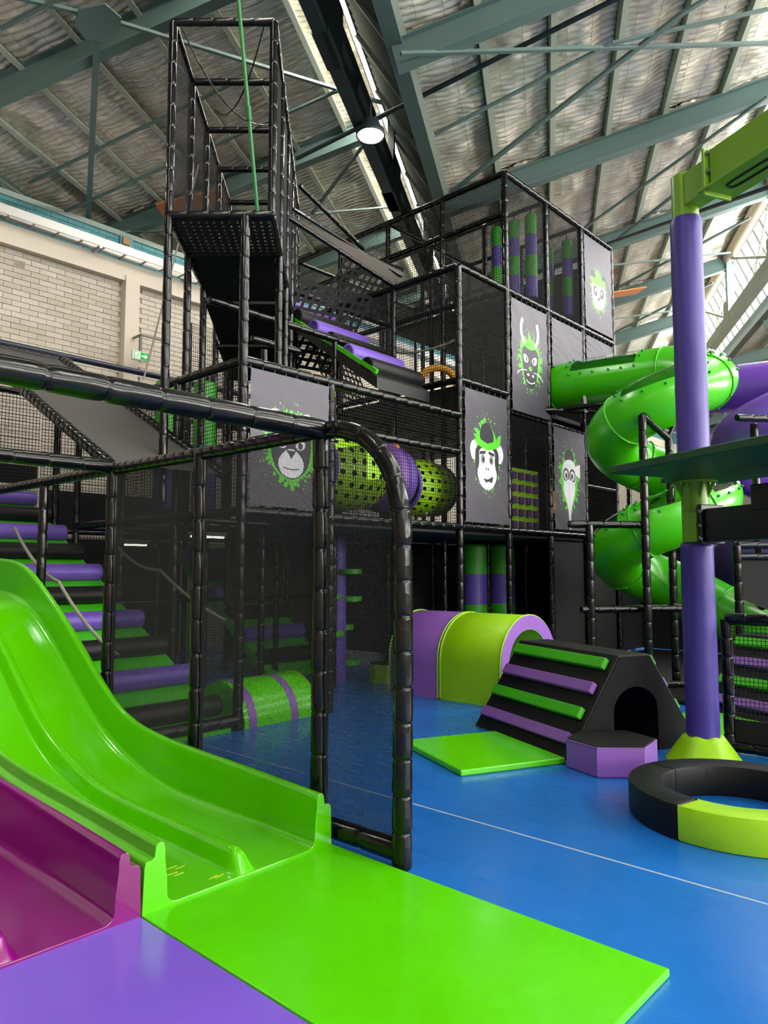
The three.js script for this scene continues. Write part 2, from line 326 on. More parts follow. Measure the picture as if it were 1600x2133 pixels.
{ // unseen glowing side windows added in the right wall
  const w = struct('window_4'); hallGroup(w);
  const glow = new THREE.MeshStandardMaterial({ color: '#e6e6e2', emissive: new THREE.Color(1.0, 0.97, 0.92), emissiveIntensity: 1.5, roughness: 0.4 });
  for (let r = -14; r < 16.4; r += 1.0) { part(w, 'pane', bx(19.08, 19.1, 3.4, 6.6, -r - 0.97, -r - 0.03), glow); part(w, 'mullion', bx(19.04, 19.14, 3.4, 6.6, -r - 0.03, -r + 0.03), creamPipe); }
}
{ // glowing head strip added to the middle steep face for light
  const w = struct('window_3'); hallGroup(w);
  const glow = new THREE.MeshStandardMaterial({ color: '#e6e2d6', emissive: new THREE.Color(1.0, 0.96, 0.88), emissiveIntensity: 1.3, roughness: 0.4 });
  const tilt = Math.atan2(DL1, PY1 - VY), pane = bx(-0.55, 0.55, -0.2, 0.2, -0.006, 0.006);
  for (let r = R0 + 0.6; r < 44; r += 1.12) { const q = part(w, 'pane', pane, glow); q.position.set(LP1 + 0.109, PY1 - 0.17, -r); q.rotation.order = 'YXZ'; q.rotation.y = -Math.PI / 2; q.rotation.x = tilt; }
  part(w, 'glazing_rail', bx(LP1 + 0.2, LP1 + 0.26, PY1 - 0.38, PY1 - 0.32, -44, -R0), darkSteel);
}
// ------------------------------------------------------------------ walls
const wallCream = std('#cfc5b5', { roughness: 0.7, bumpMap: bumpFine, bumpScale: 0.002 });
const brickCreams = ['#d3cabb', '#cdc4b4', '#d6cec1', '#c9c0af'].map((c) => std(c, { roughness: 0.65, bumpMap: bumpFine, bumpScale: 0.003 }));
const brickTurqs = ['#6fb4bc', '#62a6b0', '#7abec4'].map((c) => std(c, { roughness: 0.65, bumpMap: bumpFine, bumpScale: 0.003 }));
{
  const w = struct('wall_left');
  part(w, 'mortar_bed', metreUV(bx(-12, 40, 0, 7.25, -13.4, -13.115)), std('#b5ac9d', { roughness: 0.9 }));
  part(w, 'ring_beam', metreUV(bx(-12, 40, 7.2, 7.56, -13.4, -12.93)), wallCream);
  part(w, 'parapet_bed', metreUV(bx(-12, 40, 7.56, 8.16, -13.6, -13.215)), std('#4f8790', { roughness: 0.9 }));
  part(w, 'wall_plate', metreUV(bx(-12, 40, 8.16, 8.26, -13.7, -13.15)), std('#9fb1a8', { roughness: 0.6 }));
  for (const x of [-4.5, 1.1, 6.68, 12.26, 17.84]) {
    part(w, 'pilaster', metreUV(bx(x, x + 0.29, 0, 7.3, -13.4, -12.9)), wallCream);
    part(w, 'pier', metreUV(bx(x - 0.02, x + 0.24, 7.56, 8.18, -13.4, -13.14)), std('#66a0a8', { roughness: 0.7 }));
  }
  part(w, 'timber_block', bx(6.7, 6.84, 8.0, 8.14, -13.14, -13.1), std('#b58a58', { roughness: 0.8 }));
  const brick = new THREE.BoxGeometry(0.292, 0.09, 0.03), brickHalf = new THREE.BoxGeometry(0.142, 0.09, 0.03), rest = [], restT = [];
  let count = 0;
  for (const [xa, xb] of [[1.39, 6.68], [6.97, 12.26]]) for (let j = 0; j < 72; j++) {
    const y = 0.05 + j * 0.1; if (y > 7.18) break;
    for (let x = xa + (j % 2 ? 0.15 : 0); x < xb - 0.1; x += 0.3) {
      const y2 = y + (rnd() - 0.5) * 0.003, z = -13.1 + (rnd() - 0.5) * 0.006;
      if (x > 4.0 && x < 6.6 && y > 4.7 && count < 240) { const q = part(w, 'brick', brick, brickCreams[Math.floor(rnd() * 4)]); q.position.set(x + 0.146, y2, z); count++; } else if (y > 3.5) rest.push(brick.clone().translate(x + 0.146, y2, z));
      else if (j % 2 === 0 || true) rest.push(brick.clone().translate(x + 0.146, y2, z));
    }
  }
  const r1 = part(w, 'brickwork', merge(rest), brickCreams[0]); r1.userData.kind = 'stuff';
  let ct = 0;
  for (let j = 0; j < 6; j++) for (let x = 4.0 + (j % 2) * 0.15; x < 12; x += 0.3) {
    const z = -13.2 + (rnd() - 0.5) * 0.006;
    if (x > 5.6 && x < 9.2 && ct < 58) { const q = part(w, 'brick', brick, brickTurqs[Math.floor(rnd() * 3)]); q.position.set(x + 0.146, 7.62 + j * 0.1, z); ct++; } else restT.push(brick.clone().translate(x + 0.146, 7.62 + j * 0.1, z));
  }
  const r2 = part(w, 'brickwork', merge(restT), brickTurqs[0]); r2.userData.kind = 'stuff';
  // perforated air vent
  part(w, 'air_vent', bx(4.68, 4.88, 6.90, 7.03, -13.12, -13.075), std('#bcb3a3', { roughness: 0.7 }));
  const holes = []; for (let i = 0; i < 6; i++) for (let j = 0; j < 4; j++) holes.push(bx(4.70 + i * 0.03, 4.715 + i * 0.03, 6.915 + j * 0.028, 6.931 + j * 0.028, -13.078, -13.071));
  part(w, 'vent_holes', merge(holes), std('#1c1a18', { roughness: 0.9 }));
  // dark wall colour stands in for the unlit void beyond the parapet; far walls
  part(w, 'rear_wall', metreUV(bx(-12, 40, 0, 12, -17.2, -17)), std('#2d2f2e', { roughness: 0.9 }));
  { const s = bx(-27, LV0 - 7.5, 9.2, 9.3, -R1, -R0); const g = part(w, 'side_roof', s, wallCream); g.rotation.y = HALL_TURN; }
  const others = [['wall_right', 19.2, 19.4, -R1, -R0], ['wall_back', -14, 19.4, -R1 - 0.2, -R1], ['wall_front', -26, 19.4, -R0, -R0 + 0.2], ['wall_side', -26.2, -26, -R1, -R0]];
  for (const [n, l0, l1, z0, z1] of others) { const s = struct(n); hallGroup(s); part(s, 'painted_wall', metreUV(bx(l0, l1, -0.06, 12, z0, z1)), wallCream); }
}
// ------------------------------------------------------------------ main climbing frame on a 1.265 m grid
const KX = (k) => 8.34 + 1.265 * k, ZF = -6.2, ZR = [-6.2, -7.465, -8.73, -9.995, -11.26];
const Y1 = 2.23, YM = 3.3, YT = 3.83, Y2 = 4.36, Y3 = 6.06, Y4 = 8.0;
{
  const f = thing('play_structure', 'tall black padded multi-level climbing frame with netted decks', 'play structure');
  const post = (x, z, y0, y1, r = 0.052) => part(f, 'post', pad(V(x, y0, z), V(x, y1, z), r), M.pad);
  const railX = (x0, x1, y, z, r = 0.05) => part(f, 'rail', pad(V(x0, y, z), V(x1, y, z), r), M.pad);
  const railZ = (x, y, z0, z1, r = 0.05) => part(f, 'rail', pad(V(x, y, z0), V(x, y, z1), r), M.pad);
  const netX = (x0, x1, y0, y1, z, d = false, c = 0.042, t = 0.0065) => part(f, 'netting', net(V(x0, y0, z), V(x1 - x0, 0, 0), V(0, y1 - y0, 0), c, t, d), M.net);
  const netZ = (x, y0, y1, z0, z1, d = false, c = 0.042, t = 0.0065) => part(f, 'netting', net(V(x, y0, z0), V(0, 0, z1 - z0), V(0, y1 - y0, 0), c, t, d), M.net);
  // posts, row by row
  for (let k = -3; k <= 4; k++) for (let r = 0; r < 5; r++) {
    if (k === -1 && r === 0) continue;
    const top = k >= 1 ? Y4 : k === 0 ? Y3 : r === 0 ? YT : k === -3 ? YT : k === -2 ? 4.5 : r < 2 ? 4.9 : Y3; if (k === -3 && r > 3) continue;
    if (k === -3 && r === 0) { post(KX(k), ZR[0], 0, 5.42, 0.055); continue; }
    post(KX(k), ZR[r], 0, top, r === 0 ? 0.054 : 0.045);
  }
  // facade rails
  railX(KX(-3), KX(4), Y1, ZF, 0.055); railX(KX(-3), KX(0), YT, ZF, 0.058); railX(KX(-2), KX(0), YM, ZF);
  railX(KX(0), KX(1), Y2, ZF, 0.056); railX(KX(1), KX(3), Y2 - 0.26, ZF, 0.03); railX(KX(0), KX(4), Y3, ZF, 0.055); railX(KX(1), KX(4), Y4, ZF, 0.055);
  railX(KX(-3), KX(-2), Y1 - 0.05, ZF - 0.06, 0.04); railX(3.1, KX(-3), 0.1, ZF, 0.06); railX(KX(1), KX(4), 0.1, ZF, 0.05);
  railX(KX(2), KX(4) + 0.6, Y1, ZF + 0.0, 0.05); railX(KX(3), KX(4), 3.15, ZF, 0.04);
  // side faces
  for (const [x, ys, z1] of [[KX(0), [Y1, Y2, Y3], ZR[3]], [KX(1), [7.33, Y3, Y4], ZR[4]], [KX(-3), [YT, Y1], ZR[3]], [KX(4), [Y1, Y2, Y3, Y4], ZR[4]]]) for (const y of ys) railZ(x, y, ZF, z1, 0.05);
  railX(4.95, KX(0), 4.93, ZR[1], 0.05); railX(5.6, KX(-2) + 0.6, 4.6, ZR[1], 0.045);
  railX(KX(-1), KX(4), Y3, ZR[2], 0.045); railX(KX(1), KX(4), Y4, ZR[2], 0.045); railX(KX(1), KX(4), Y4, ZR[4], 0.045);
  for (const k of [2, 3]) { railZ(KX(k), Y4, ZF, ZR[4], 0.04); railZ(KX(k), Y3, ZF, ZR[2], 0.04); }
  for (let k = -3; k < 4; k++) for (const r of [1, 2, 3, 4]) { railX(KX(k), KX(k + 1), Y1 - 0.02, ZR[r], 0.04); if (r > 2) railX(KX(k), KX(k + 1), 1.15, ZR[r], 0.035); }
  // decks
  for (let k = -3; k < 4; k++) for (let r = 0; r < 4; r++) {
    if (k >= -2 || r < 0) part(f, 'deck_board', rbx(1.2, 0.08, 1.2, 0.02).translate(KX(k) + 0.632, Y1 - 0.06, ZR[r] - 0.632), M.deck);
    if (k >= 0) part(f, 'deck_board', rbx(1.2, 0.08, 1.2, 0.02).translate(KX(k) + 0.632, Y2 - 0.1, ZR[r] - 0.632), M.deck);
    if (k >= 1 && (r < 2)) part(f, 'deck_board', rbx(1.2, 0.08, 1.2, 0.02).translate(KX(k) + 0.632, Y3 - 0.1, ZR[r] - 0.632), M.deck);
  }
  for (let k = -1; k < 0; k++) for (let r = 2; r < 4; r++) part(f, 'deck_board', rbx(1.2, 0.08, 1.2, 0.02).translate(KX(k) + 0.632, Y2 - 0.1, ZR[r] - 0.632), M.deck);
  // netting
  netX(KX(-2), KX(0), Y1, YT, ZF); netX(KX(0), KX(1), Y2, Y3, ZF, true, 0.03);
  netX(KX(1), KX(2), Y3, Y4, ZF, true, 0.036); netX(KX(2), KX(3), Y3, Y4, ZF, true, 0.036); netX(KX(1), KX(2), Y1, 4.06, ZF, true, 0.036); netX(KX(3), KX(4), Y1, 4.1, ZF);
  netZ(KX(0), Y2, Y3, ZF, ZR[1]); netZ(KX(0), Y2, Y3, ZR[1], ZR[2]); netZ(KX(1), Y3, Y4, ZF, ZR[1]); netZ(KX(1), Y3, Y4, ZR[1], ZR[2]); netZ(KX(1), Y3, Y4, ZR[2], ZR[3]);
  netZ(KX(0), Y1, Y2 - 0.1, ZF, ZR[1]); netZ(KX(-3), Y1, YT, ZF, ZR[1]); netZ(KX(-3), Y1, YT, ZR[1], ZR[2]);
  for (let k = 1; k < 4; k++) { netX(KX(k), KX(k + 1), Y3, Y4, ZR[4]); part(f, 'netting', net(V(KX(k), Y4, ZF), V(1.265, 0, 0), V(0, 0, -2.53), 0.05, 0.006), M.net); }
  netX(KX(0), KX(1), Y2, Y3, ZR[3]); part(f, 'netting', net(V(KX(0), Y3, ZF), V(1.265, 0, 0), V(0, 0, -2.53), 0.04, 0.006), M.net);
  netX(KX(-1), KX(0), Y2, Y3, ZR[4]);
  for (let k = -3; k < 4; k++) { netX(KX(k), KX(k + 1), 0.1, Y1, ZR[4], false, 0.05, 0.009); netX(KX(k), KX(k + 1), Y1, Y2, ZR[4], false, 0.05, 0.009); }
  // black sheets added behind the frame to keep the ground floor dark
  for (let k = -3; k < -1; k++) part(f, 'added_dark_sheet', bx(KX(k) + 0.06, KX(k + 1) - 0.06, 0.15, Y1 - 0.12, ZR[4] - 0.05, ZR[4] - 0.04), M.deck);
  for (let k = 4; k < 8; k++) { post(KX(k + 1), ZF - 0.3, 0, Y2, 0.05); railX(KX(k), KX(k + 1), Y1, ZF - 0.3); railX(KX(k), KX(k + 1), Y2, ZF - 0.3); railX(KX(k), KX(k + 1), 1.15, ZF - 0.3, 0.04); netX(KX(k), KX(k + 1), Y1, Y2, ZF - 0.3); part(f, 'added_dark_sheet', bx(KX(k) + 0.06, KX(k + 1) - 0.06, 0.06, Y1 - 0.06, ZF - 0.4, ZF - 0.39), M.deck); part(f, 'deck_board', rbx(1.2, 0.08, 2.4, 0.02).translate(KX(k) + 0.632, Y1 - 0.06, ZF - 1.55), M.deck); }
  for (let k = -1; k < 4; k++) part(f, 'added_dark_sheet', bx(KX(k) + 0.06, KX(k + 1) - 0.06, 0.15, Y1 - 0.12, ZR[k < 1 ? 3 : 2] - 0.01, ZR[k < 1 ? 3 : 2]), M.deck);
  for (const [k, r] of [[3, 0], [2, 0]]) part(f, 'added_dark_sheet', bx(KX(k) + 0.06, KX(k + 1) - 0.06, 0.15, Y1 - 0.12, ZR[r] - 0.04, ZR[r] - 0.03), M.mesh);
  part(f, 'added_dark_sheet', bx(KX(1) - 0.01, KX(1) + 0.01, 0.15, Y1 - 0.12, ZR[3], ZR[2]), M.deck);
  for (const z of [0, 1]) part(f, 'added_dark_sheet', bx(KX(4) - 0.02, KX(4), 0.15, Y4 - 0.2, ZR[z + 2], ZR[z]), M.deck);
  part(f, 'added_dark_sheet', bx(-0.6, KX(-3), 0.05, 2.42, -11.4, -11.38), M.deck); part(f, 'added_dark_sheet', bx(-0.6, KX(-3), 2.92, 3.2, -11.4, -11.38), M.deck);
  netX(-0.6, KX(-3), 2.42, 4.3, -11.36, false, 0.05, 0.009); netX(3.3, KX(-3), 0.1, 2.5, -11.1, false, 0.05, 0.012);
  for (const x of [-0.6, 1.2, 2.5, 3.6]) post(x, -11.36, 0, 4.3, 0.05); railX(-0.6, KX(-3), 4.3, -11.36, 0.045); railX(-0.6, KX(-3), 2.42, -11.36, 0.045);
  for (let k = -3; k < -1; k++) part(f, 'added_dark_sheet', bx(KX(k) + 0.06, KX(k + 1) - 0.06, Y1 + 0.02, 2.85, ZR[4] - 0.05, ZR[4] - 0.04), M.deck);
  // webbing climbs with square gaps, tilted between levels
  part(f, 'webbing', straps(V(6.9, 4.9, -9.0), V(1.3, 0, 0.35), V(0.1, 1.1, 0.75), 0.14, 0.055), M.deck);
  part(f, 'webbing', straps(V(8.4, 6.3, -9.2), V(1.15, 0, 0.2), V(0.1, 0.75, 0.6), 0.13, 0.05), M.deck);
  part(f, 'webbing', straps(V(7.9, 4.5, -8.5), V(1.3, 0, -0.3), V(-0.1, 1.3, -0.5), 0.13, 0.055), M.deck);
}
// handrail board running from the zip line tower to the second level
{
  const b = thing('ramp_board', 'long grey padded ramp board sloping from the tower to the netted deck', 'ramp');
  part(b, 'board', grid(20, 2, (i, j) => [6.21 + i * 2.17, 6.45 - 0.33 * i + j * (0.02 + 0.14 * i), -7.5 + 0.16 * j * (0.3 + i), i * 2, j * 0.2]), M.boardGrey);
  part(b, 'edge_pad', pad(V(6.21, 6.45, -7.5), V(8.34, 6.12, -7.5), 0.035), M.pad);
  part(b, 'edge_pad', pad(V(6.3, 6.6, -7.5), V(8.4, 6.24, -7.35), 0.025), M.pad);
  part(b, 'hand_rail', pad(V(6.5, 7.05, -7.6), V(8.1, 6.75, -7.9), 0.035), M.pad);
}
// ------------------------------------------------------------------ zip line tower, turned 45 degrees to the frame
{
  const t = thing('zip_line_tower', 'tall open black tower of padded hoops above the grey banner', 'tower');
  const d = V(0.694, 0, -0.716), n = V(0.72, 0, 0.78), o = V(3.99, 0, -6.81), TOP = 7.62, DK = 5.42;
  const at = (k, s, y) => o.clone().addScaledVector(d, k * 0.99).addScaledVector(n, s * 1.04).setY(y);
  const bays = [0, 1, 2, 3, 4];
  for (const k of bays) {
    part(t, 'post', pad(at(k, 0, k ? 2.3 : 2.3), at(k, 0, TOP), 0.046), M.pad);
    part(t, 'post', pad(at(k, 1, k === 0 ? DK : 2.3), at(k, 1, TOP), 0.046), M.pad);
    part(t, 'top_rail', pad(at(k, 0, TOP), at(k, 1, TOP), 0.042), M.pad);
  }
  part(t, 'deck_rail', pad(at(0, -0.03, DK), at(0, 1.03, DK), 0.05), M.pad); part(t, 'deck_rail', pad(at(1, 0, DK), at(1, 1, DK), 0.04), M.pad);
  for (const s of [0, 1]) {
    part(t, 'side_rail', pad(at(0, s, TOP), at(4, s, TOP), 0.042), M.pad); part(t, 'side_rail', pad(at(0, s, DK), at(4, s, DK), 0.045), M.pad);
    part(t, 'netting', net(at(0, s, DK), at(4, s, 0).sub(at(0, s, 0)), V(0, TOP - DK, 0), s ? 0.028 : 0.034, s ? 0.006 : 0.0035, true), M.net);
  }
  part(t, 'webbing_deck', straps(at(0, 0, DK - 0.02), at(0, 1, 0).sub(at(0, 0, 0)), d.clone().multiplyScalar(0.99), 0.088, 0.06), M.deck);
  for (const k of [1, 2, 3]) {
    const c = at(k + 0.5, 0.5, DK - 0.06 - (k - 1) * 0.28), g = metreUV(new THREE.BoxGeometry(1.0, 0.06, 0.96)); g.rotateX(-0.28);
    const q = part(t, 'deck_board', g, M.greyVinyl); q.material = M.black; q.position.copy(c); q.rotation.y = -Math.atan2(n.z, n.x) ;
  }
  // chains hanging inside the hoops
  const chain = (a, b, sag) => { const m = a.clone().add(b).multiplyScalar(0.5); m.y -= sag; return new THREE.TubeGeometry(new THREE.QuadraticBezierCurve3(a, m, b), 24, 0.009, 5); };
  part(t, 'chain', chain(at(0, 0.08, TOP - 0.05), at(1.6, 0.95, TOP - 0.1), 0.9), M.pad); part(t, 'chain', chain(at(0, 0.9, TOP - 0.05), at(1.4, 0.2, TOP - 0.1), 0.8), M.pad);
  const s = thing('hanging_chain', 'thin chain hanging beside the tower in front of the brick wall', 'chain');
  part(s, 'chain_links', new THREE.TubeGeometry(new THREE.LineCurve3(V(5.55, 7.4, -8.7), V(4.95, 4.2, -9.0)), 1, 0.012, 5), M.rope);
  const z = thing('zip_line_cable', 'taut green cable running down to the tower deck', 'cable');
  part(z, 'cable', rod(V(4.63, 5.43, -6.1), V(3.72, 7.9, -5.4), 0.02, 10), std('#1f6b32', { roughness: 0.5 }));
  part(z, 'clamp', rod(V(4.33, 6.24, -5.87), V(4.29, 6.36, -5.84), 0.032, 10), std('#14562a', { roughness: 0.5 }));
}
// ------------------------------------------------------------------ grey ramp shield above the rollers
{
  const r = thing('ramp_shield', 'wide plain grey vinyl ramp with black padded edges above rollers', 'ramp');
  const y = (z) => 2.62 + 0.503 * (-6.45 - z);
  part(r, 'sheet', grid(6, 16, (i, j) => { const z = -6.45 - j * 4.1; return [3.22 + i * 1.26, y(z) + 0.01 * vn(i * 4, j * 7), z, i * 1.2, j * 4]; }), M.greyVinyl);
  for (const x of [3.2, 4.5]) part(r, 'edge_pad', pad(V(x, y(-6.4) + 0.01, -6.4), V(x, y(-10.6) + 0.01, -10.6), 0.062, 0.12), M.pad);
  part(r, 'edge_pad', pad(V(3.1, y(-10.55), -10.55), V(4.65, y(-10.55), -10.55), 0.05, 0.16), M.pad);
  for (const x of [3.2, 4.5]) part(r, 'post', pad(V(x, 0, -10.6), V(x, y(-10.6), -10.6), 0.05), M.pad);
}
// ------------------------------------------------------------------ barrier screen beside the slide
{
  const b = thing('barrier_screen', 'black fine-mesh barrier with padded arched end beside the green slide', 'barrier'), X = 3.09, TOP = 2.5;
  const arch = new THREE.CatmullRomCurve3([V(X, 0, -2.71), V(X, 0.8, -2.7), V(X, 1.6, -2.7), V(X, 2.0, -2.72), V(X, 2.24, -2.82), V(X, 2.4, -2.98), V(X, 2.48, -3.18), V(X, 2.5, -3.4)]);
  part(b, 'arched_post', padPath(arch, 0.056, 0.2, 14), M.pad);
  for (const z of [-3.38, -4.73, -6.1, -7.55]) part(b, 'post', pad(V(X, 0, z), V(X, TOP, z), z < -7 ? 0.045 : 0.055, 0.25), M.pad);
  part(b, 'top_rail', padPath(new THREE.CatmullRomCurve3([V(X, TOP, -3.35), V(X, TOP - 0.0, -4.7), V(X, TOP + 0.01, -6.1), V(X, TOP + 0.02, -8.9)]), 0.05, 0.13, 14), M.pad);
  part(b, 'base_rail', pad(V(X, 0.09, -2.72), V(X, 0.09, -4.73), 0.06, 0.3), M.pad); part(b, 'base_rail', pad(V(X, 0.09, -4.73), V(X, 0.09, -6.1), 0.06, 0.3), M.pad);
  part(b, 'cross_rail', padPath(new THREE.LineCurve3(V(X, TOP, -3.36), V(0.2, TOP, -3.36)), 0.066, 0.3, 18), M.pad);
  part(b, 'cross_rail', padPath(new THREE.LineCurve3(V(X, TOP + 0.03, -6.1), V(0.2, TOP + 0.03, -6.1)), 0.06, 0.3, 16), M.pad);
  for (const [z0, z1] of [[-3.38, -4.73], [-4.73, -6.1]]) part(b, 'mesh_panel', net(V(X, 0.1, z0), V(0, 0, z1 - z0), V(0, TOP - 0.1, 0), 0.0105, 0.0036, true), M.mesh);
  part(b, 'mesh_panel', net(V(X, 0.1, -2.76), V(0, 0, -0.6), V(0, 1.85, 0), 0.0105, 0.0036, true), M.mesh);
  part(b, 'mesh_panel', net(V(X, 1.95, -2.98), V(0, 0, -0.4), V(0, 0.42, 0), 0.0105, 0.0036, true), M.mesh);
  part(b, 'mesh_panel', net(V(X, 1.95, -2.79), V(0, 0, -0.19), V(0, 0.2, 0), 0.0105, 0.0036, true), M.mesh);
}
// ------------------------------------------------------------------ roller ramps
function rollerRamp(label, x0, x1, zStart, yStart, n, step, rise, tones, rad = 0.11, bedM = M.green) {
  const t = thing('roller_ramp', label, 'ramp', 'padded roller ramps');
  const zEnd = zStart - step * n, yy = (z) => yStart + rise * (zStart - z);
  part(t, 'sloped_bed', metreUV(extrude([[zStart + 0.22, yy(zStart) - 0.36], [zStart + 0.22, yy(zStart) - 0.2], [zEnd, yy(zEnd) - 0.09], [zEnd, yy(zEnd) - 0.25]], x1 - x0).rotateY(-Math.PI / 2).translate(x1, 0, 0)), bedM);
  if (bedM !== M.green) part(t, 'edge_strip', bar(V(x0 + 0.02, yy(zStart) - 0.12, zStart + 0.2), V(x0 + 0.02, yy(zEnd) - 0.12, zEnd), 0.05, 0.06), M.green);
  for (let i = 0; i < n; i++) {
    const z = zStart - step * i, g = new THREE.CapsuleGeometry(rad, x1 - x0 - 2 * rad - 0.02, 4, 18); g.rotateZ(Math.PI / 2).translate((x0 + x1) / 2, yy(z), z);
    const cyl = new THREE.CylinderGeometry(rad, rad, x1 - x0 - 0.06, 20, 1).rotateZ(Math.PI / 2).translate((x0 + x1) / 2, yy(z), z);
    part(t, 'roll', metreUV(merge([cyl, new THREE.TorusGeometry(rad - 0.025, 0.025, 8, 20).rotateY(Math.PI / 2).translate(x0 + 0.03, yy(z), z), new THREE.TorusGeometry(rad - 0.025, 0.025, 8, 20).rotateY(Math.PI / 2).translate(x1 - 0.03, yy(z), z)])), tones[i % tones.length]);
  }
  return t;
}
rollerRamp('green ramp with purple and black rolls behind the barrier screen', 3.3, 4.45, -6.4, 0.24, 10, 0.53, 0.51, [M.black, M.purple]);
rollerRamp('green ramp with purple and black rolls above the grey banner', 7.07, 8.2, -6.85, 4.43, 6, 0.37, 0.71, [M.black, M.purple], 0.13, M.deck);
rollerRamp('stack of purple and black rolls behind the purple climbing column', 6.9, 8.1, -8.9, 0.3, 6, 0.42, 0.75, [M.black, M.purple], 0.13);
// ropes
const ropeG = (a, b, sag, r = 0.018) => { const m = a.clone().add(b).multiplyScalar(0.5); m.y -= sag; return new THREE.TubeGeometry(new THREE.QuadraticBezierCurve3(a, m, b), 24, r, 7); };
for (const [label, segs] of [
  ['grey hand rope sagging beside the rollers, farther from the slide', [[V(4.45, 2.1, -8.9), V(4.45, 1.62, -7.6), 0.25], [V(4.45, 1.62, -7.6), V(4.45, 1.1, -6.3), 0.1]]],
  ['grey hand rope sagging beside the rollers, close behind the green slide', [[V(3.25, 2.1, -8.7), V(3.25, 1.5, -7.5), 0.2], [V(3.25, 1.5, -7.5), V(3.25, 0.85, -6.2), 0.15]]],
  ['thick rope hanging across the netted second level', [[V(KX(0) + 0.1, 5.35, -8.7), V(KX(0) + 0.1, 5.05, -7.5), 0.1], [V(KX(0) + 0.1, 5.05, -7.5), V(KX(0) + 0.3, 5.1, -6.4), 0.15]]]]) {
  const t = thing('hand_rope', label, 'rope'); for (const s of segs) part(t, 'rope_length', ropeG(...s), M.rope);
}
// ------------------------------------------------------------------ printed banners
function banner(label, x0, x1, y0, y1, draw, z = ZF + 0.045) {
  const t = thing('printed_banner', label, 'banner', 'banners laced to the climbing frame');
  const w = x1 - x0, h = y1 - y0, s = rnd() * 50;
  const sheet = grid(16, 24, (i, j) => [x0 + i * w, y0 + j * h, z + 0.012 * (vn(i * 3 + s, j * 9 + i * 4) - 0.5) + 0.006 * Math.sin(j * 40 + i * 6) * Math.pow(Math.abs(2 * i - 1), 3), i, j]);
  let m = M.banner;
  if (draw) {
    const cv = document.createElement('canvas'); cv.width = 384; cv.height = Math.round(384 * h / w); const c = cv.getContext('2d');
    c.fillStyle = '#4b4751'; c.fillRect(0, 0, cv.width, cv.height); draw(c, cv.width, cv.height);
    const tx = new THREE.CanvasTexture(cv); tx.colorSpace = THREE.SRGBColorSpace; m = std('#ffffff', { roughness: 0.55, map: tx });
  }
  const sh = part(t, 'sheet', sheet, m);
  const ties = []; const nx = Math.round(w / 0.16), ny = Math.round(h / 0.16);
  for (let i = 0; i <= nx; i++) for (const y of [y0, y1]) ties.push(rod(V(x0 + i * w / nx, y - 0.02, z), V(x0 + i * w / nx, y + 0.05 * (y === y1 ? 1 : -1), z - 0.01), 0.005, 4));
  for (let i = 0; i <= ny; i++) for (const x of [x0, x1]) ties.push(rod(V(x, y0 + i * h / ny, z), V(x + 0.05 * (x === x1 ? 1 : -1), y0 + i * h / ny, z - 0.01), 0.005, 4));
  part(sh, 'lacing', merge(ties), std('#4a4a50', { roughness: 0.4 })).userData.kind = 'stuff';
}
const blob = (c, pts, fill) => { c.fillStyle = fill; c.beginPath(); pts.forEach((p, i) => { const q = pts[(i + 1) % pts.length], mx = (p[0] + q[0]) / 2, my = (p[1] + q[1]) / 2; if (!i) { const l = pts[pts.length - 1]; c.moveTo((l[0] + p[0]) / 2, (l[1] + p[1]) / 2); } c.quadraticCurveTo(p[0], p[1], mx, my); }); c.closePath(); c.fill(); };
const oval = (c, x, y, a, b, fill, rot = 0) => { c.fillStyle = fill; c.beginPath(); c.ellipse(x, y, a, b, rot, 0, Math.PI * 2); c.fill(); };
const poly = (c, pts, fill) => { c.fillStyle = fill; c.beginPath(); pts.forEach((p, i) => (i ? c.lineTo(p[0], p[1]) : c.moveTo(p[0], p[1]))); c.closePath(); c.fill(); };
function splatter(c, x, y, a, b, s) {      // ragged paint burst
  let z = s * 99 + 3; const r = () => { z = (z * 1664525 + 1013904223) >>> 0; return z / 4294967296; }, G = '#56c32c';
  oval(c, x, y, a * 0.88, b * 0.88, G);
  for (let i = 0; i < 70; i++) { const t = r() * 6.283, k = 0.84 + 0.2 * r(), l = 4 + 20 * r(); oval(c, x + Math.cos(t) * a * k, y + Math.sin(t) * b * k, l, 3 + 6 * r(), G, t + (r() - 0.5) * 0.9); }
  for (let i = 0; i < 60; i++) { const t = r() * 6.283, k = 1.05 + 0.26 * r(); oval(c, x + Math.cos(t) * a * k, y + Math.sin(t) * b * k, 1.5 + 5 * r() * r(), 1.5 + 6 * r() * r(), G); }
}
const WH = '#eceaf0', BK = '#332f38';
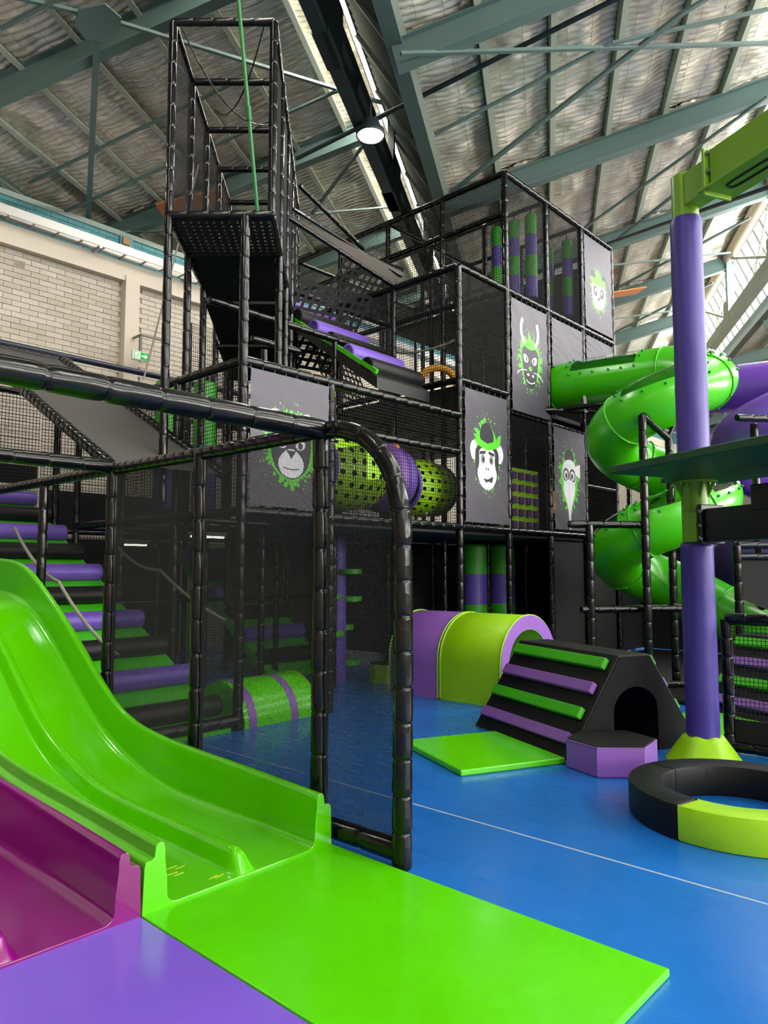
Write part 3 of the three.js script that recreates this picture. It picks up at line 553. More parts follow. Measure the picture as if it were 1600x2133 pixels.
banner('dark banner with a big cat face on a green paint burst', KX(-3) + 0.07, KX(-2) - 0.07, Y1 + 0.07, YT - 0.07, (c, W, H) => {
  const x = W * 0.5, y = H * 0.55; splatter(c, x, y, W * 0.33, W * 0.36, 1);
  for (const s of [-1, 1]) { oval(c, x + s * W * 0.2, y - W * 0.27, W * 0.105, W * 0.1, WH); oval(c, x + s * W * 0.2, y - W * 0.265, W * 0.085, W * 0.08, BK); oval(c, x + s * W * 0.19, y - W * 0.25, W * 0.04, W * 0.055, WH, s * 0.4); }
  blob(c, [[x - W * 0.24, y - W * 0.26], [x + W * 0.24, y - W * 0.26], [x + W * 0.27, y], [x + W * 0.2, y + W * 0.22], [x, y + W * 0.33], [x - W * 0.2, y + W * 0.22], [x - W * 0.27, y]], BK);
  for (const s of [-1, 1]) { blob(c, [[x + s * W * 0.02, y - W * 0.25], [x + s * W * 0.1, y - W * 0.2], [x + s * W * 0.04, y - W * 0.12], [x + s * W * 0.0, y - W * 0.16]], WH); blob(c, [[x + s * W * 0.05, y - W * 0.06], [x + s * W * 0.2, y - W * 0.1], [x + s * W * 0.17, y + W * 0.0], [x + s * W * 0.07, y + W * 0.01]], WH); oval(c, x + s * W * 0.12, y - W * 0.04, W * 0.03, W * 0.035, BK); }
  blob(c, [[x - W * 0.06, y], [x + W * 0.06, y], [x + W * 0.19, y + W * 0.14], [x + W * 0.1, y + W * 0.29], [x - W * 0.1, y + W * 0.29], [x - W * 0.19, y + W * 0.14]], WH);
  poly(c, [[x - W * 0.06, y + W * 0.02], [x + W * 0.06, y + W * 0.02], [x, y + W * 0.1]], BK); c.strokeStyle = BK; c.lineWidth = 4; c.beginPath(); c.moveTo(x - W * 0.1, y + W * 0.19); c.quadraticCurveTo(x, y + W * 0.22, x + W * 0.1, y + W * 0.19); c.stroke();
});
banner('dark banner with a grinning ape face wearing a green headband', KX(0) + 0.08, KX(1) - 0.08, Y1 + 0.08, Y2 - 0.1, (c, W, H) => {
  const x = W * 0.5, y = H * 0.5; splatter(c, x, y - W * 0.05, W * 0.3, W * 0.46, 2);
  blob(c, [[x - W * 0.17, y - W * 0.2], [x - W * 0.16, y - W * 0.42], [x, y - W * 0.5], [x + W * 0.14, y - W * 0.4], [x + W * 0.17, y - W * 0.2]], BK);
  for (const s of [-1, 1]) { oval(c, x + s * W * 0.3, y - W * 0.08, W * 0.085, W * 0.13, WH); oval(c, x + s * W * 0.29, y - W * 0.08, W * 0.05, W * 0.085, '#cfccd4'); }
  blob(c, [[x - W * 0.25, y - W * 0.2], [x + W * 0.25, y - W * 0.2], [x + W * 0.29, y + W * 0.1], [x + W * 0.22, y + W * 0.36], [x, y + W * 0.42], [x - W * 0.22, y + W * 0.36], [x - W * 0.29, y + W * 0.1]], BK);
  blob(c, [[x - W * 0.2, y - W * 0.14], [x + W * 0.2, y - W * 0.14], [x + W * 0.17, y + W * 0.08], [x + W * 0.25, y + W * 0.24], [x + W * 0.1, y + W * 0.44], [x - W * 0.14, y + W * 0.42], [x - W * 0.25, y + W * 0.22], [x - W * 0.17, y + W * 0.08]], WH);
  poly(c, [[x - W * 0.22, y - W * 0.26], [x, y - W * 0.2], [x + W * 0.23, y - W * 0.25], [x + W * 0.34, y - W * 0.36], [x + W * 0.31, y - W * 0.2], [x + W * 0.22, y - W * 0.15], [x, y - W * 0.1], [x - W * 0.23, y - W * 0.16]], '#56c32c');
  for (const s of [-1, 1]) { oval(c, x + s * W * 0.1, y + W * 0.02, W * 0.05, W * 0.065, '#8a8a86'); oval(c, x + s * W * 0.09, y + W * 0.03, W * 0.026, W * 0.036, BK); poly(c, [[x + s * W * 0.03, y - W * 0.1], [x + s * W * 0.17, y - W * 0.075], [x + s * W * 0.18, y - W * 0.035], [x + s * W * 0.04, y - W * 0.055]], BK); oval(c, x + s * W * 0.025, y + W * 0.15, W * 0.012, W * 0.02, BK); }
  blob(c, [[x - W * 0.12, y + W * 0.27], [x + W * 0.02, y + W * 0.3], [x + W * 0.14, y + W * 0.22], [x + W * 0.12, y + W * 0.34], [x + W * 0.0, y + W * 0.36]], BK); oval(c, x + W * 0.04, y + W * 0.335, W * 0.05, W * 0.016, WH);
});
banner('dark banner with a horned bull face in green and white', KX(1) + 0.08, KX(2) - 0.08, 4.14, Y3 - 0.1, (c, W, H) => {
  const x = W * 0.5, y = H * 0.52; splatter(c, x, y, W * 0.3, W * 0.4, 3);
  for (const s of [-1, 1]) { c.strokeStyle = WH; c.lineWidth = W * 0.06; c.beginPath(); c.moveTo(x + s * W * 0.14, y - W * 0.26); c.quadraticCurveTo(x + s * W * 0.3, y - W * 0.4, x + s * W * 0.2, y - W * 0.62); c.stroke(); }
  blob(c, [[x - W * 0.24, y - W * 0.24], [x + W * 0.24, y - W * 0.24], [x + W * 0.22, y + W * 0.05], [x + W * 0.15, y + W * 0.34], [x, y + W * 0.42], [x - W * 0.15, y + W * 0.34], [x - W * 0.22, y + W * 0.05]], BK);
  blob(c, [[x - W * 0.2, y - W * 0.24], [x, y - W * 0.34], [x + W * 0.2, y - W * 0.24], [x, y - W * 0.17]], '#56c32c');
  for (const s of [-1, 1]) { blob(c, [[x + s * W * 0.04, y - W * 0.06], [x + s * W * 0.19, y - W * 0.12], [x + s * W * 0.18, y + W * 0.02], [x + s * W * 0.07, y + W * 0.03]], WH); oval(c, x + s * W * 0.1, y - W * 0.03, W * 0.022, W * 0.035, BK); oval(c, x + s * W * 0.07, y + W * 0.2, W * 0.03, W * 0.02, WH); c.strokeStyle = WH; c.lineWidth = 5; c.beginPath(); c.moveTo(x + s * W * 0.1, y + W * 0.14); c.quadraticCurveTo(x + s * W * 0.3, y + W * 0.14, x + s * W * 0.36, y + W * 0.24); c.stroke(); }
  oval(c, x, y + W * 0.1, W * 0.05, W * 0.035, '#56c32c'); c.strokeStyle = WH; c.lineWidth = 6; c.beginPath(); c.moveTo(x - W * 0.12, y + W * 0.28); c.quadraticCurveTo(x, y + W * 0.36, x + W * 0.12, y + W * 0.28); c.stroke();
});
banner('dark banner with a long-beaked bird face wearing goggles', KX(2) + 0.08, KX(3) - 0.08, Y1 + 0.08, 4.06, (c, W, H) => {
  const x = W * 0.47, y = H * 0.5; splatter(c, x, y, W * 0.3, W * 0.48, 4);
  oval(c, x, y - W * 0.36, W * 0.15, W * 0.12, BK); blob(c, [[x - W * 0.2, y - W * 0.26], [x, y - W * 0.34], [x + W * 0.2, y - W * 0.28], [x + W * 0.22, y - W * 0.02], [x + W * 0.14, y + W * 0.12], [x - W * 0.14, y + W * 0.12], [x - W * 0.22, y - W * 0.02]], WH);
  poly(c, [[x + W * 0.18, y - W * 0.22], [x + W * 0.36, y - W * 0.28], [x + W * 0.36, y - W * 0.05], [x + W * 0.2, y - W * 0.1]], WH);
  for (const s of [-1, 1]) { oval(c, x + s * W * 0.1, y - W * 0.07, W * 0.095, W * 0.11, BK); oval(c, x + s * W * 0.1, y - W * 0.07, W * 0.066, W * 0.078, WH); oval(c, x + s * W * 0.09, y - W * 0.06, W * 0.032, W * 0.045, BK); }
  blob(c, [[x - W * 0.2, y + W * 0.05], [x, y - W * 0.02], [x + W * 0.2, y + W * 0.05], [x + W * 0.17, y + W * 0.24], [x + W * 0.04, y + W * 0.42], [x + W * 0.01, y + W * 0.85], [x - W * 0.01, y + W * 0.85], [x - W * 0.05, y + W * 0.42], [x - W * 0.17, y + W * 0.24]], WH);
  c.strokeStyle = '#9a96a2'; c.lineWidth = 3; c.beginPath(); c.moveTo(x, y + W * 0.05); c.lineTo(x, y + W * 0.8); c.stroke();
});
banner('dark banner with a black and white bear face, topmost of all', KX(3) + 0.08, KX(4) - 0.08, Y3 + 0.08, Y4 - 0.1, (c, W, H) => {
  const x = W * 0.5, y = H * 0.56; splatter(c, x, y, W * 0.28, W * 0.34, 5);
  for (const s of [-1, 1]) oval(c, x + s * W * 0.2, y - W * 0.26, W * 0.09, W * 0.09, BK);
  blob(c, [[x - W * 0.24, y - W * 0.24], [x + W * 0.24, y - W * 0.24], [x + W * 0.26, y + W * 0.1], [x + W * 0.12, y + W * 0.3], [x - W * 0.12, y + W * 0.3], [x - W * 0.26, y + W * 0.1]], WH);
  poly(c, [[x - W * 0.26, y - W * 0.22], [x + W * 0.26, y - W * 0.26], [x + W * 0.27, y - W * 0.13], [x - W * 0.25, y - W * 0.1]], '#56c32c');
  for (const s of [-1, 1]) { oval(c, x + s * W * 0.12, y + W * 0.0, W * 0.075, W * 0.095, BK, s * 0.4); oval(c, x + s * W * 0.11, y - W * 0.01, W * 0.03, W * 0.04, WH); oval(c, x + s * W * 0.11, y, W * 0.016, W * 0.022, BK); }
  oval(c, x, y + W * 0.12, W * 0.05, W * 0.035, BK); c.strokeStyle = BK; c.lineWidth = 5; c.beginPath(); c.moveTo(x - W * 0.08, y + W * 0.2); c.quadraticCurveTo(x, y + W * 0.26, x + W * 0.08, y + W * 0.2); c.stroke();
});
banner('plain dark banner panel between the horned bull and the bear banner', KX(2) + 0.08, KX(3) - 0.08, 5.1, Y3 - 0.1, null);
banner('plain dark banner panel below the black and white bear face', KX(3) + 0.08, KX(4) - 0.08, 5.3, Y3 - 0.1, null);
// ------------------------------------------------------------------ wave slides
const curveOf = (pts) => (z) => { // Catmull-Rom through [z, y] pairs, z falling
  let i = 0; while (i < pts.length - 2 && z < pts[i + 1][0]) i++;
  const p1 = pts[i], p2 = pts[i + 1], p0 = pts[Math.max(0, i - 1)], p3 = pts[Math.min(pts.length - 1, i + 2)], h = p2[0] - p1[0], t = (z - p1[0]) / h;
  const m1 = p2[0] === p0[0] ? 0 : (p2[1] - p0[1]) / (p2[0] - p0[0]) * h, m2 = p3[0] === p1[0] ? 0 : (p3[1] - p1[1]) / (p3[0] - p1[0]) * h;
  const t2 = t * t, t3 = t2 * t; return (2 * t3 - 3 * t2 + 1) * p1[1] + (t3 - 2 * t2 + t) * m1 + (-2 * t3 + 3 * t2) * p2[1] + (t3 - t2) * m2;
};
const bedY = curveOf([[-3.1, 0.045], [-3.6, 0.05], [-4.5, 0.055], [-4.8, 0.075], [-5.11, 0.13], [-5.48, 0.235], [-5.85, 0.4], [-6.27, 0.665], [-6.78, 1.0], [-7.34, 1.28], [-7.83, 1.37], [-8.6, 1.38]]);
const wallY = curveOf([[-3.1, 0.335], [-3.5, 0.352], [-4.0, 0.37], [-4.5, 0.386], [-4.9, 0.408], [-5.27, 0.455], [-5.57, 0.55], [-5.91, 0.735], [-6.42, 1.07], [-6.89, 1.36], [-7.4, 1.62], [-7.83, 1.72], [-8.6, 1.76]]);
function waveSlide(label, x0, x1, m) {
  const t = thing('wave_slide', label, 'slide', 'wave slides side by side'), ZE = -3.19, ZB = -8.5, n = 110, xc = (x0 + x1) / 2;
  const zs = Array.from({ length: n + 1 }, (_, i) => ZE + (ZB - ZE) * (i / n));
  const loft = (prof) => { const rows = zs.map(prof); const w = rows[0].length - 1; return grid(w, n, (i, j) => { const p = rows[Math.round(j * n)][Math.round(i * w)]; return [p[0], p[1], zs[Math.round(j * n)], p[0], zs[Math.round(j * n)]]; }); };
  const wallProf = (s) => (z) => { // s = +1 right wall, -1 left wall; outer foot to the bed
    const o = s > 0 ? x1 : x0, b = bedY(z), w = wallY(z), X = (d) => o - s * d;
    const out = [[X(0), Math.max(0, b - 0.35) * (z < -5.5 ? 1 : 0)], [X(0.008), w - 0.1], [X(0.013), w - 0.08], [X(0.024), w - 0.072], [X(0.05), w - 0.07], [X(0.059), w - 0.062], [X(0.064), w - 0.02], [X(0.07), w - 0.006], [X(0.08), w], [X(0.098), w - 0.001], [X(0.109), w - 0.01], [X(0.115), w - 0.03]];
    const h = w - b; for (const k of [0.8, 0.6, 0.4]) out.push([X(0.116 + (0.8 - k) * 0.03), b + k * (h - 0.05) + 0.02]);
    for (let k = 0; k <= 6; k++) { const a = k / 6 * Math.PI / 2; out.push([X(0.131 + 0.054 * (1 - Math.cos(a))), b + 0.045 * (1 - Math.sin(a))]); }
    return out;
  };
  const ridge = (z, u) => 0.105 * Math.exp(-Math.pow(u / 0.052, 4) * 0.9) * Math.min(1, Math.max(0, (ZE - 0.02 - z) / 0.05)) ** 0.5;
  const bedProf = (z) => { const b = bedY(z), a = x0 + 0.185, c = x1 - 0.185, out = []; const us = []; for (let k = 0; k <= 8; k++) us.push(a + (xc - 0.1 - a) * k / 8); for (let k = 1; k < 16; k++) us.push(xc - 0.1 + 0.2 * k / 16); for (let k = 0; k <= 8; k++) us.push(xc + 0.1 + (c - xc - 0.1) * k / 8); for (const x of us) out.push([x, b + ridge(z, x - xc)]); return out; };
  part(t, 'slide_bed', loft(bedProf), m);
  part(t, 'side_wall', loft(wallProf(1)), m); part(t, 'side_wall', loft(wallProf(-1)), m);
  // front end face, closed down to the floor
  const L = wallProf(-1)(ZE), B = bedProf(ZE), R = wallProf(1)(ZE).reverse(), outline = [...L, ...B.slice(1, -1), ...R]; outline[0] = [x0, 0.0]; outline[outline.length - 1] = [x1, 0.0];
  part(t, 'front_lip', metreUV(extrude(outline, 0.026, 0.002)).translate(0, 0, ZE - 0.018), m);
  return t;
}
{
  const s = waveSlide('glossy lime green double wave slide', 1.812, 3.01, M.slideGreen);
  const wear = []; for (const [x, z, a] of [[2.04, -3.64, 0.3], [2.09, -3.61, 0.25], [2.13, -3.57, 0.2], [2.18, -3.53, 0.3], [2.21, -3.5, 0.35], [2.06, -3.56, 0.1], [2.1, -3.5, 0.1], [2.14, -3.46, 0.15], [2.26, -3.27, 0.5], [2.29, -3.26, 0.4], [2.16, -3.43, 0.3]]) wear.push(bx(-0.03, 0.03, 0.0, 0.0012, -0.004, 0.004).rotateY(a * 0.8 - 0.15).translate(x, bedY(z) + 0.0005, z));
  part(s, 'worn_patch', merge(wear), std('#b9c83a', { roughness: 0.5 }), 'pale scraped marks near the lower end');
}
waveSlide('glossy magenta double wave slide at the left edge', 0.6, 1.809, M.slideMagenta);
// ------------------------------------------------------------------ landing mats
for (const [label, x0, x1, m] of [['flat lime green landing mat in front of the green slide', 1.812, 3.015, matGreen], ['flat purple landing mat in front of the magenta slide', 0.6, 1.806, matPurple]]) {
  const t = thing('landing_mat', label, 'mat', 'landing mats'); part(t, 'cover', metreUV(new RoundedBoxGeometry(x1 - x0, 0.034, 1.97, 2, 0.008)).translate((x0 + x1) / 2, 0.017, -2.205), m);
}
// ------------------------------------------------------------------ foam crawl tunnels
function archTunnel(label, z0, z1, body, endM, piping) {
  const t = thing('foam_tunnel', label, 'tunnel', 'soft foam arch tunnels', [7.98, 0, z1]), w = 0.64, h = 1.06, th = 0.17, L = z0 < z1 ? z1 - z0 : z0 - z1;
  const arc = (rw, top, y0) => { const p = [], r = rw; for (let i = 0; i <= 20; i++) { const a = Math.PI * i / 20; p.push([Math.cos(a) * r, top - r * 0.92 + Math.sin(a) * r * 0.92]); } return [[r, y0], ...p, [-r, y0]]; };
  const outer = arc(w, h, 0), inner = arc(w - th, h - th, 0);
  const pts = [...outer, ...inner.slice().reverse()];
  const fb = part(t, 'foam_body', metreUV(toCreasedNormals(extrude(pts, L - 0.04, 0.015), 0.7)).translate(0, 0, -L + 0.02), body);
  part(t, 'end_face', metreUV(extrude(pts, 0.02, 0.008)).translate(0, 0, -0.018), endM);
  for (const z of [-0.01, -L + 0.012]) { const o3 = outer.map((p) => V(p[0] * 1.002, Math.max(0.012, p[1]), z)); part(fb, 'piping', new THREE.TubeGeometry(new THREE.CatmullRomCurve3(o3), 80, 0.011, 6), piping); }
  for (const z of [-0.004]) part(t, 'piping', new THREE.TubeGeometry(new THREE.CatmullRomCurve3(inner.map((p) => V(p[0], Math.max(0.012, p[1]), z))), 60, 0.008, 6), std('#d8c9ee', { roughness: 0.5 }));
}
archTunnel('purple half of the arched foam tunnel', -6.66, -5.82, M.violet, M.violet, M.lime);
archTunnel('lime yellow half of the arched foam tunnel with purple rim', -5.8, -4.88, M.lime, M.violet, M.lime);
// ------------------------------------------------------------------ climbing wedges
function wedge(label, p, turn) {
  const t = thing('climbing_wedge', label, 'climbing block', 'padded climbing wedges', [p[0], 0, p[1]], turn), W = 1.5, TW = 0.36, H = 0.86, D = 1.57, a = (W - TW) / 2;
  const arch = [[0.5, 0]]; for (let i = 0; i <= 14; i++) { const q = Math.PI * (1 - i / 14); arch.push([0.75 + Math.cos(q) * 0.25, 0.36 + Math.sin(q) * 0.22]); } arch.push([1.0, 0]);
  part(t, 'foam_body', metreUV(extrude([[0, 0], ...arch, [W, 0], [W - a, H], [a, H]], D - 0.03, 0.012)).translate(0, 0, -D + 0.015), M.black);
  part(t, 'tunnel_lining', metreUV(grid(16, 2, (i, j) => { const q = arch[Math.min(arch.length - 1, Math.round(i * (arch.length - 1)))]; return [q[0] + (q[0] < 0.75 ? 0.004 : -0.004), q[1], -D * j]; })), M.blackFace);
  part(t, 'front_face', metreUV(extrude([[0.02, 0.005], ...arch, [W - 0.02, 0.005], [W - a - 0.01, H - 0.012], [a + 0.01, H - 0.012]], 0.006)).translate(0, 0, -0.003), M.blackFace);
  const sl = Math.hypot(a, H), ang = Math.atan2(H, a);
  [M.violet, M.green, M.violet, M.green].forEach((m, i) => {
    for (const side of [0, 1]) {
      const g = metreUV(new RoundedBoxGeometry(0.105, 0.06, D - 0.14, 2, 0.012)), q = part(t, 'foam_rung', g, m), s = (0.17 + i * 0.24) * sl;
      q.position.set(side ? W - Math.cos(ang) * s + Math.sin(ang) * 0.032 : Math.cos(ang) * s - Math.sin(ang) * 0.032, Math.sin(ang) * s + Math.cos(ang) * 0.032, -D / 2); q.rotation.z = side ? -ang : ang;
    }
  });
}
wedge('black padded wedge with green and purple rungs beside the lime mat', [5.72, -3.14], -Math.atan2(0.415, 0.91));
wedge('black padded wedge with green and purple rungs behind the net fence', [8.15, -1.66], -Math.atan2(0.415, 0.91));
{
  const t = thing('floor_mat', 'small lime green mat lying by the black wedge', 'mat', null, [5.28, 0, -4.06], -Math.atan2(0.415, 0.91));
  part(t, 'cover', metreUV(new RoundedBoxGeometry(1.0, 0.05, 1.12, 2, 0.012)).translate(0.22, 0.025, 0.15), matGreen);
  const u = thing('floor_mat', 'green mat mostly hidden behind the purple pole base', 'mat', null, [7.75, 0, -2.75], -Math.atan2(0.415, 0.91));
  part(u, 'cover', metreUV(new RoundedBoxGeometry(1.0, 0.05, 1.3, 2, 0.012)).translate(0.2, 0.025, 0.1), matGreen);
}
// ------------------------------------------------------------------ hexagon step
{
  const t = thing('hexagon_step', 'low purple hexagon foam step with black top', 'foam step', null, [5.78, 0, -2.77]);
  const v = [[-0.24, -0.28], [0.16, -0.35], [0.38, -0.04], [0.25, 0.28], [-0.12, 0.33], [-0.36, 0.05]];
  part(t, 'side_cover', metreUV(extrude(v.map((p) => [p[0], -p[1]]), 0.2, 0.014).rotateX(-Math.PI / 2).translate(0, 0.014, 0)), M.violet);
  part(t, 'top_cover', metreUV(extrude(v.map((p) => [p[0] * 0.985, -p[1] * 0.985]), 0.012, 0.005).rotateX(-Math.PI / 2).translate(0, 0.222, 0)), M.black);
  const ring = v.map((p) => V(p[0] * 0.99, 0.226, p[1] * 0.99)); const g = []; ring.forEach((p, i) => g.push(rod(p, ring[(i + 1) % 6], 0.007, 6)));
  part(t, 'piping', merge(g), M.violet);
  const cv = document.createElement('canvas'); cv.width = cv.height = 128; const c = cv.getContext('2d'); c.fillStyle = '#8b62c4'; c.fillRect(0, 0, 128, 128); splatter(c, 64, 64, 44, 48, 7); oval(c, 64, 64, 26, 30, BK); oval(c, 56, 58, 9, 10, WH); oval(c, 73, 58, 9, 10, WH); oval(c, 64, 78, 14, 9, WH);
  const tx = new THREE.CanvasTexture(cv); tx.colorSpace = THREE.SRGBColorSpace;
  const a = V(0.38, 0, -0.04), b = V(0.25, 0, 0.28), dir = b.clone().sub(a).normalize(), nrm = V(-dir.z, 0, dir.x); if (nrm.x < 0) nrm.negate();
  const q = part(t, 'printed_logo', new THREE.PlaneGeometry(0.16, 0.16), std('#ffffff', { map: tx })); q.position.copy(a.clone().add(b).multiplyScalar(0.5).addScaledVector(nrm, 0.003).setY(0.12)); q.rotation.y = Math.atan2(nrm.x, nrm.z);
}
// ------------------------------------------------------------------ foam ring in segments
{
  const C = [5.195, -1.598], R = 0.70, r = 0.48, h = 0.211;
  const seg = (label, a0, a1, m) => {
    const t = thing('ring_segment', label, 'foam ring', 'segments of the round foam pit', [C[0], 0, C[1]]), p = [], n = 24;
    for (let i = 0; i <= n; i++) { const a = a0 + (a1 - a0) * i / n; p.push([Math.cos(a) * R, -Math.sin(a) * R]); } for (let i = n; i >= 0; i--) { const a = a0 + (a1 - a0) * i / n; p.push([Math.cos(a) * r, -Math.sin(a) * r]); }
    const fc = part(t, 'foam_cover', metreUV(toCreasedNormals(extrude(p, h - 0.03, 0.015), 0.6).rotateX(-Math.PI / 2).translate(0, 0.015, 0)), m);
    const g = [R, r].map((q) => new THREE.TubeGeometry(new THREE.CatmullRomCurve3(Array.from({ length: 20 }, (_, i) => { const a = a0 + (a1 - a0) * i / 19; return V(Math.cos(a) * (q === R ? R - 0.008 : r + 0.008), h - 0.006, Math.sin(a) * (q === R ? R - 0.008 : r + 0.008)); })), 60, 0.006, 5));
    part(fc, 'piping', merge(g), m);
  };
  const g = 0.006, cut = 3.37, D = Math.PI / 2;      // angles measured in plan
  seg('lime yellow segment of the low round foam ring', cut - D + g, cut - g, M.lime);
  seg('black left segment of the low round foam ring', cut + g, cut + D - g, M.black);
  seg('black rear segment of the low round foam ring', cut + D + g, cut + 2 * D - g, M.black);
  seg('black right segment of the low round foam ring', cut - 2 * D + g, cut - D - g, M.black);
}
// ------------------------------------------------------------------ spinner pole
{
  const t = thing('spinner_pole', 'tall purple padded pole with lime steel arm and green plate', 'ride', null, [6.57, 0, -2.31]);
  const cyl = (r0, r1, y0, y1, n = 28) => metreUV(new THREE.CylinderGeometry(r1, r0, y1 - y0, n, 1).translate(0, (y0 + y1) / 2, 0));
  const wrap = (y0, y1) => grid(28, 60, (i, j) => { const a = i * Math.PI * 2, y = y0 + j * (y1 - y0), w = 0.137 + 0.004 * (vn(i * 14 % 14, y * 9 + Math.sin(a) * 1.2) - 0.5) - (j < 0.01 || j > 0.99 ? 0.012 : 0); return [Math.cos(a) * w, y, Math.sin(a) * w, i * 0.86, y]; });
  part(t, 'pole_core', cyl(0.1, 0.1, 0, 5.18), M.steelLime);
  part(t, 'padding', wrap(0.16, 1.86), M.deepPurple); part(t, 'padding', wrap(2.44, 4.8), M.deepPurple);
  // scalloped foam foot
  part(t, 'foam_foot', grid(48, 8, (i, j) => { const a = i * Math.PI * 2 + 0.6, k = Math.cos(a * 6) * 0.5 + 0.5, rr = j < 0.9 ? 0.3 - 0.14 * (j / 0.9) + 0.012 * k * (1 - j) : 0.15 - (j - 0.9) * 0.3; return [Math.cos(a) * rr, j < 0.9 ? 0.2 * j / 0.9 + 0.015 * k * j : 0.2 + 0.015 * k, Math.sin(a) * rr, i * 2, j * 0.3]; }), M.lime);
  part(t, 'collar', merge([cyl(0.115, 0.115, 1.86, 2.44), cyl(0.19, 0.19, 2.38, 2.4)]), M.steelLime);
  const d1 = V(-0.45, 0, 0.893), d2 = V(0.893, 0, 0.45);
  const gus = []; for (let k = 0; k < 8; k++) gus.push(extrude([[0.11, 2.24], [0.18, 2.385], [0.11, 2.385]], 0.012).rotateY(k * Math.PI / 4)); part(t, 'gusset', merge(gus), M.steelLime);
  const cap = []; for (let k = 0; k < 8; k++) cap.push(new THREE.CylinderGeometry(0.012, 0.012, 0.03, 6).translate(Math.cos(k * 0.785 + 0.4) * 0.16, 2.375, Math.sin(k * 0.785 + 0.4) * 0.16)); part(t, 'bolt', merge(cap), M.chrome);
  const inT = (o, a, b, y) => { o.position.set(d1.x * a + d2.x * b, y, d1.z * a + d2.z * b); o.rotation.y = -Math.atan2(d1.z, d1.x); return o; };   // local x = d1, local z = -d2
  const box = (n, a, b, y, sx, sy, sz, m, r = 0.01) => inT(part(t, n, rbx(sx, sy, sz, r), m), a, b, y);
  // flat plate around the pole
  {
    const q = part(t, 'canopy_plate', metreUV(extrude([[0.15, -1.02], [3.2, -1.02], [3.2, 0.34], [-0.18, 0.34], [-0.2, -0.2], [0.12, -0.42]].map((p) => [p[0], -p[1]]), 0.045, 0.01).rotateX(-Math.PI / 2)), M.plateGreen); q.position.set(0, 2.41, 0); q.rotation.y = -Math.atan2(d1.z, d1.x); q.scale.z = -1;
  }
  box('junction_box', 0.07, -0.07, 1.99, 0.16, 0.26, 0.16, M.steelLime);
  box('drive_beam', 1.45, 0.0, 2.0, 2.5, 0.28, 0.2, M.blackSteel); box('motor_housing', 0.95, 0.0, 2.19, 0.5, 0.2, 0.24, M.blackSteel); box('flange', 0.17, 0, 2.01, 0.05, 0.34, 0.26, M.blackSteel);
  for (const y of [1.89, 2.0, 2.12]) inT(part(t, 'bolt', new THREE.SphereGeometry(0.02, 10, 8), M.chrome), 0.19, -0.135, y);
  // top arm
  part(t, 'top_cap', cyl(0.115, 0.115, 4.8, 5.2), M.steelLime);
  box('top_arm', 0.22, 0, 5.03, 0.3, 0.3, 0.18, M.steelLime); box('arm_flange', 0.37, 0, 5.03, 0.03, 0.42, 0.3, M.steelLime);
  box('top_arm', 1.9, 0, 5.06, 3.0, 0.32, 0.22, M.steelLime, 0.02);
  for (const [b, y] of [[-0.12, 4.87], [-0.12, 5.03], [-0.12, 5.19]]) inT(part(t, 'bolt', new THREE.CylinderGeometry(0.02, 0.02, 0.06, 8).rotateZ(Math.PI / 2), M.chrome), 0.39, b, y);
  box('underside_fin', 1.6, 0.02, 4.875, 2.6, 0.03, 0.36, M.steelLime);
  { // outlined slots printed under the arm
    const g = []; for (const [a, b, l, w] of [[0.75, 0.0, 0.5, 0.1], [1.2, -0.08, 0.34, 0.12], [1.2, 0.1, 0.34, 0.1], [1.75, 0, 0.55, 0.22]]) { const s = []; for (let k = 0; k < 24; k++) { const q = k / 24 * Math.PI * 2, c = Math.sign(Math.cos(q)) * Math.abs(Math.cos(q)) ** 0.5, e = Math.sign(Math.sin(q)) * Math.abs(Math.sin(q)) ** 0.5; s.push(V(a + c * l / 2, 0, b + e * w / 2)); } g.push(new THREE.TubeGeometry(new THREE.CatmullRomCurve3(s, true), 60, 0.013, 4, true)); }
    inT(part(t, 'black_outline', merge(g), M.blackSteel), 0, 0, 4.858);
  }
}
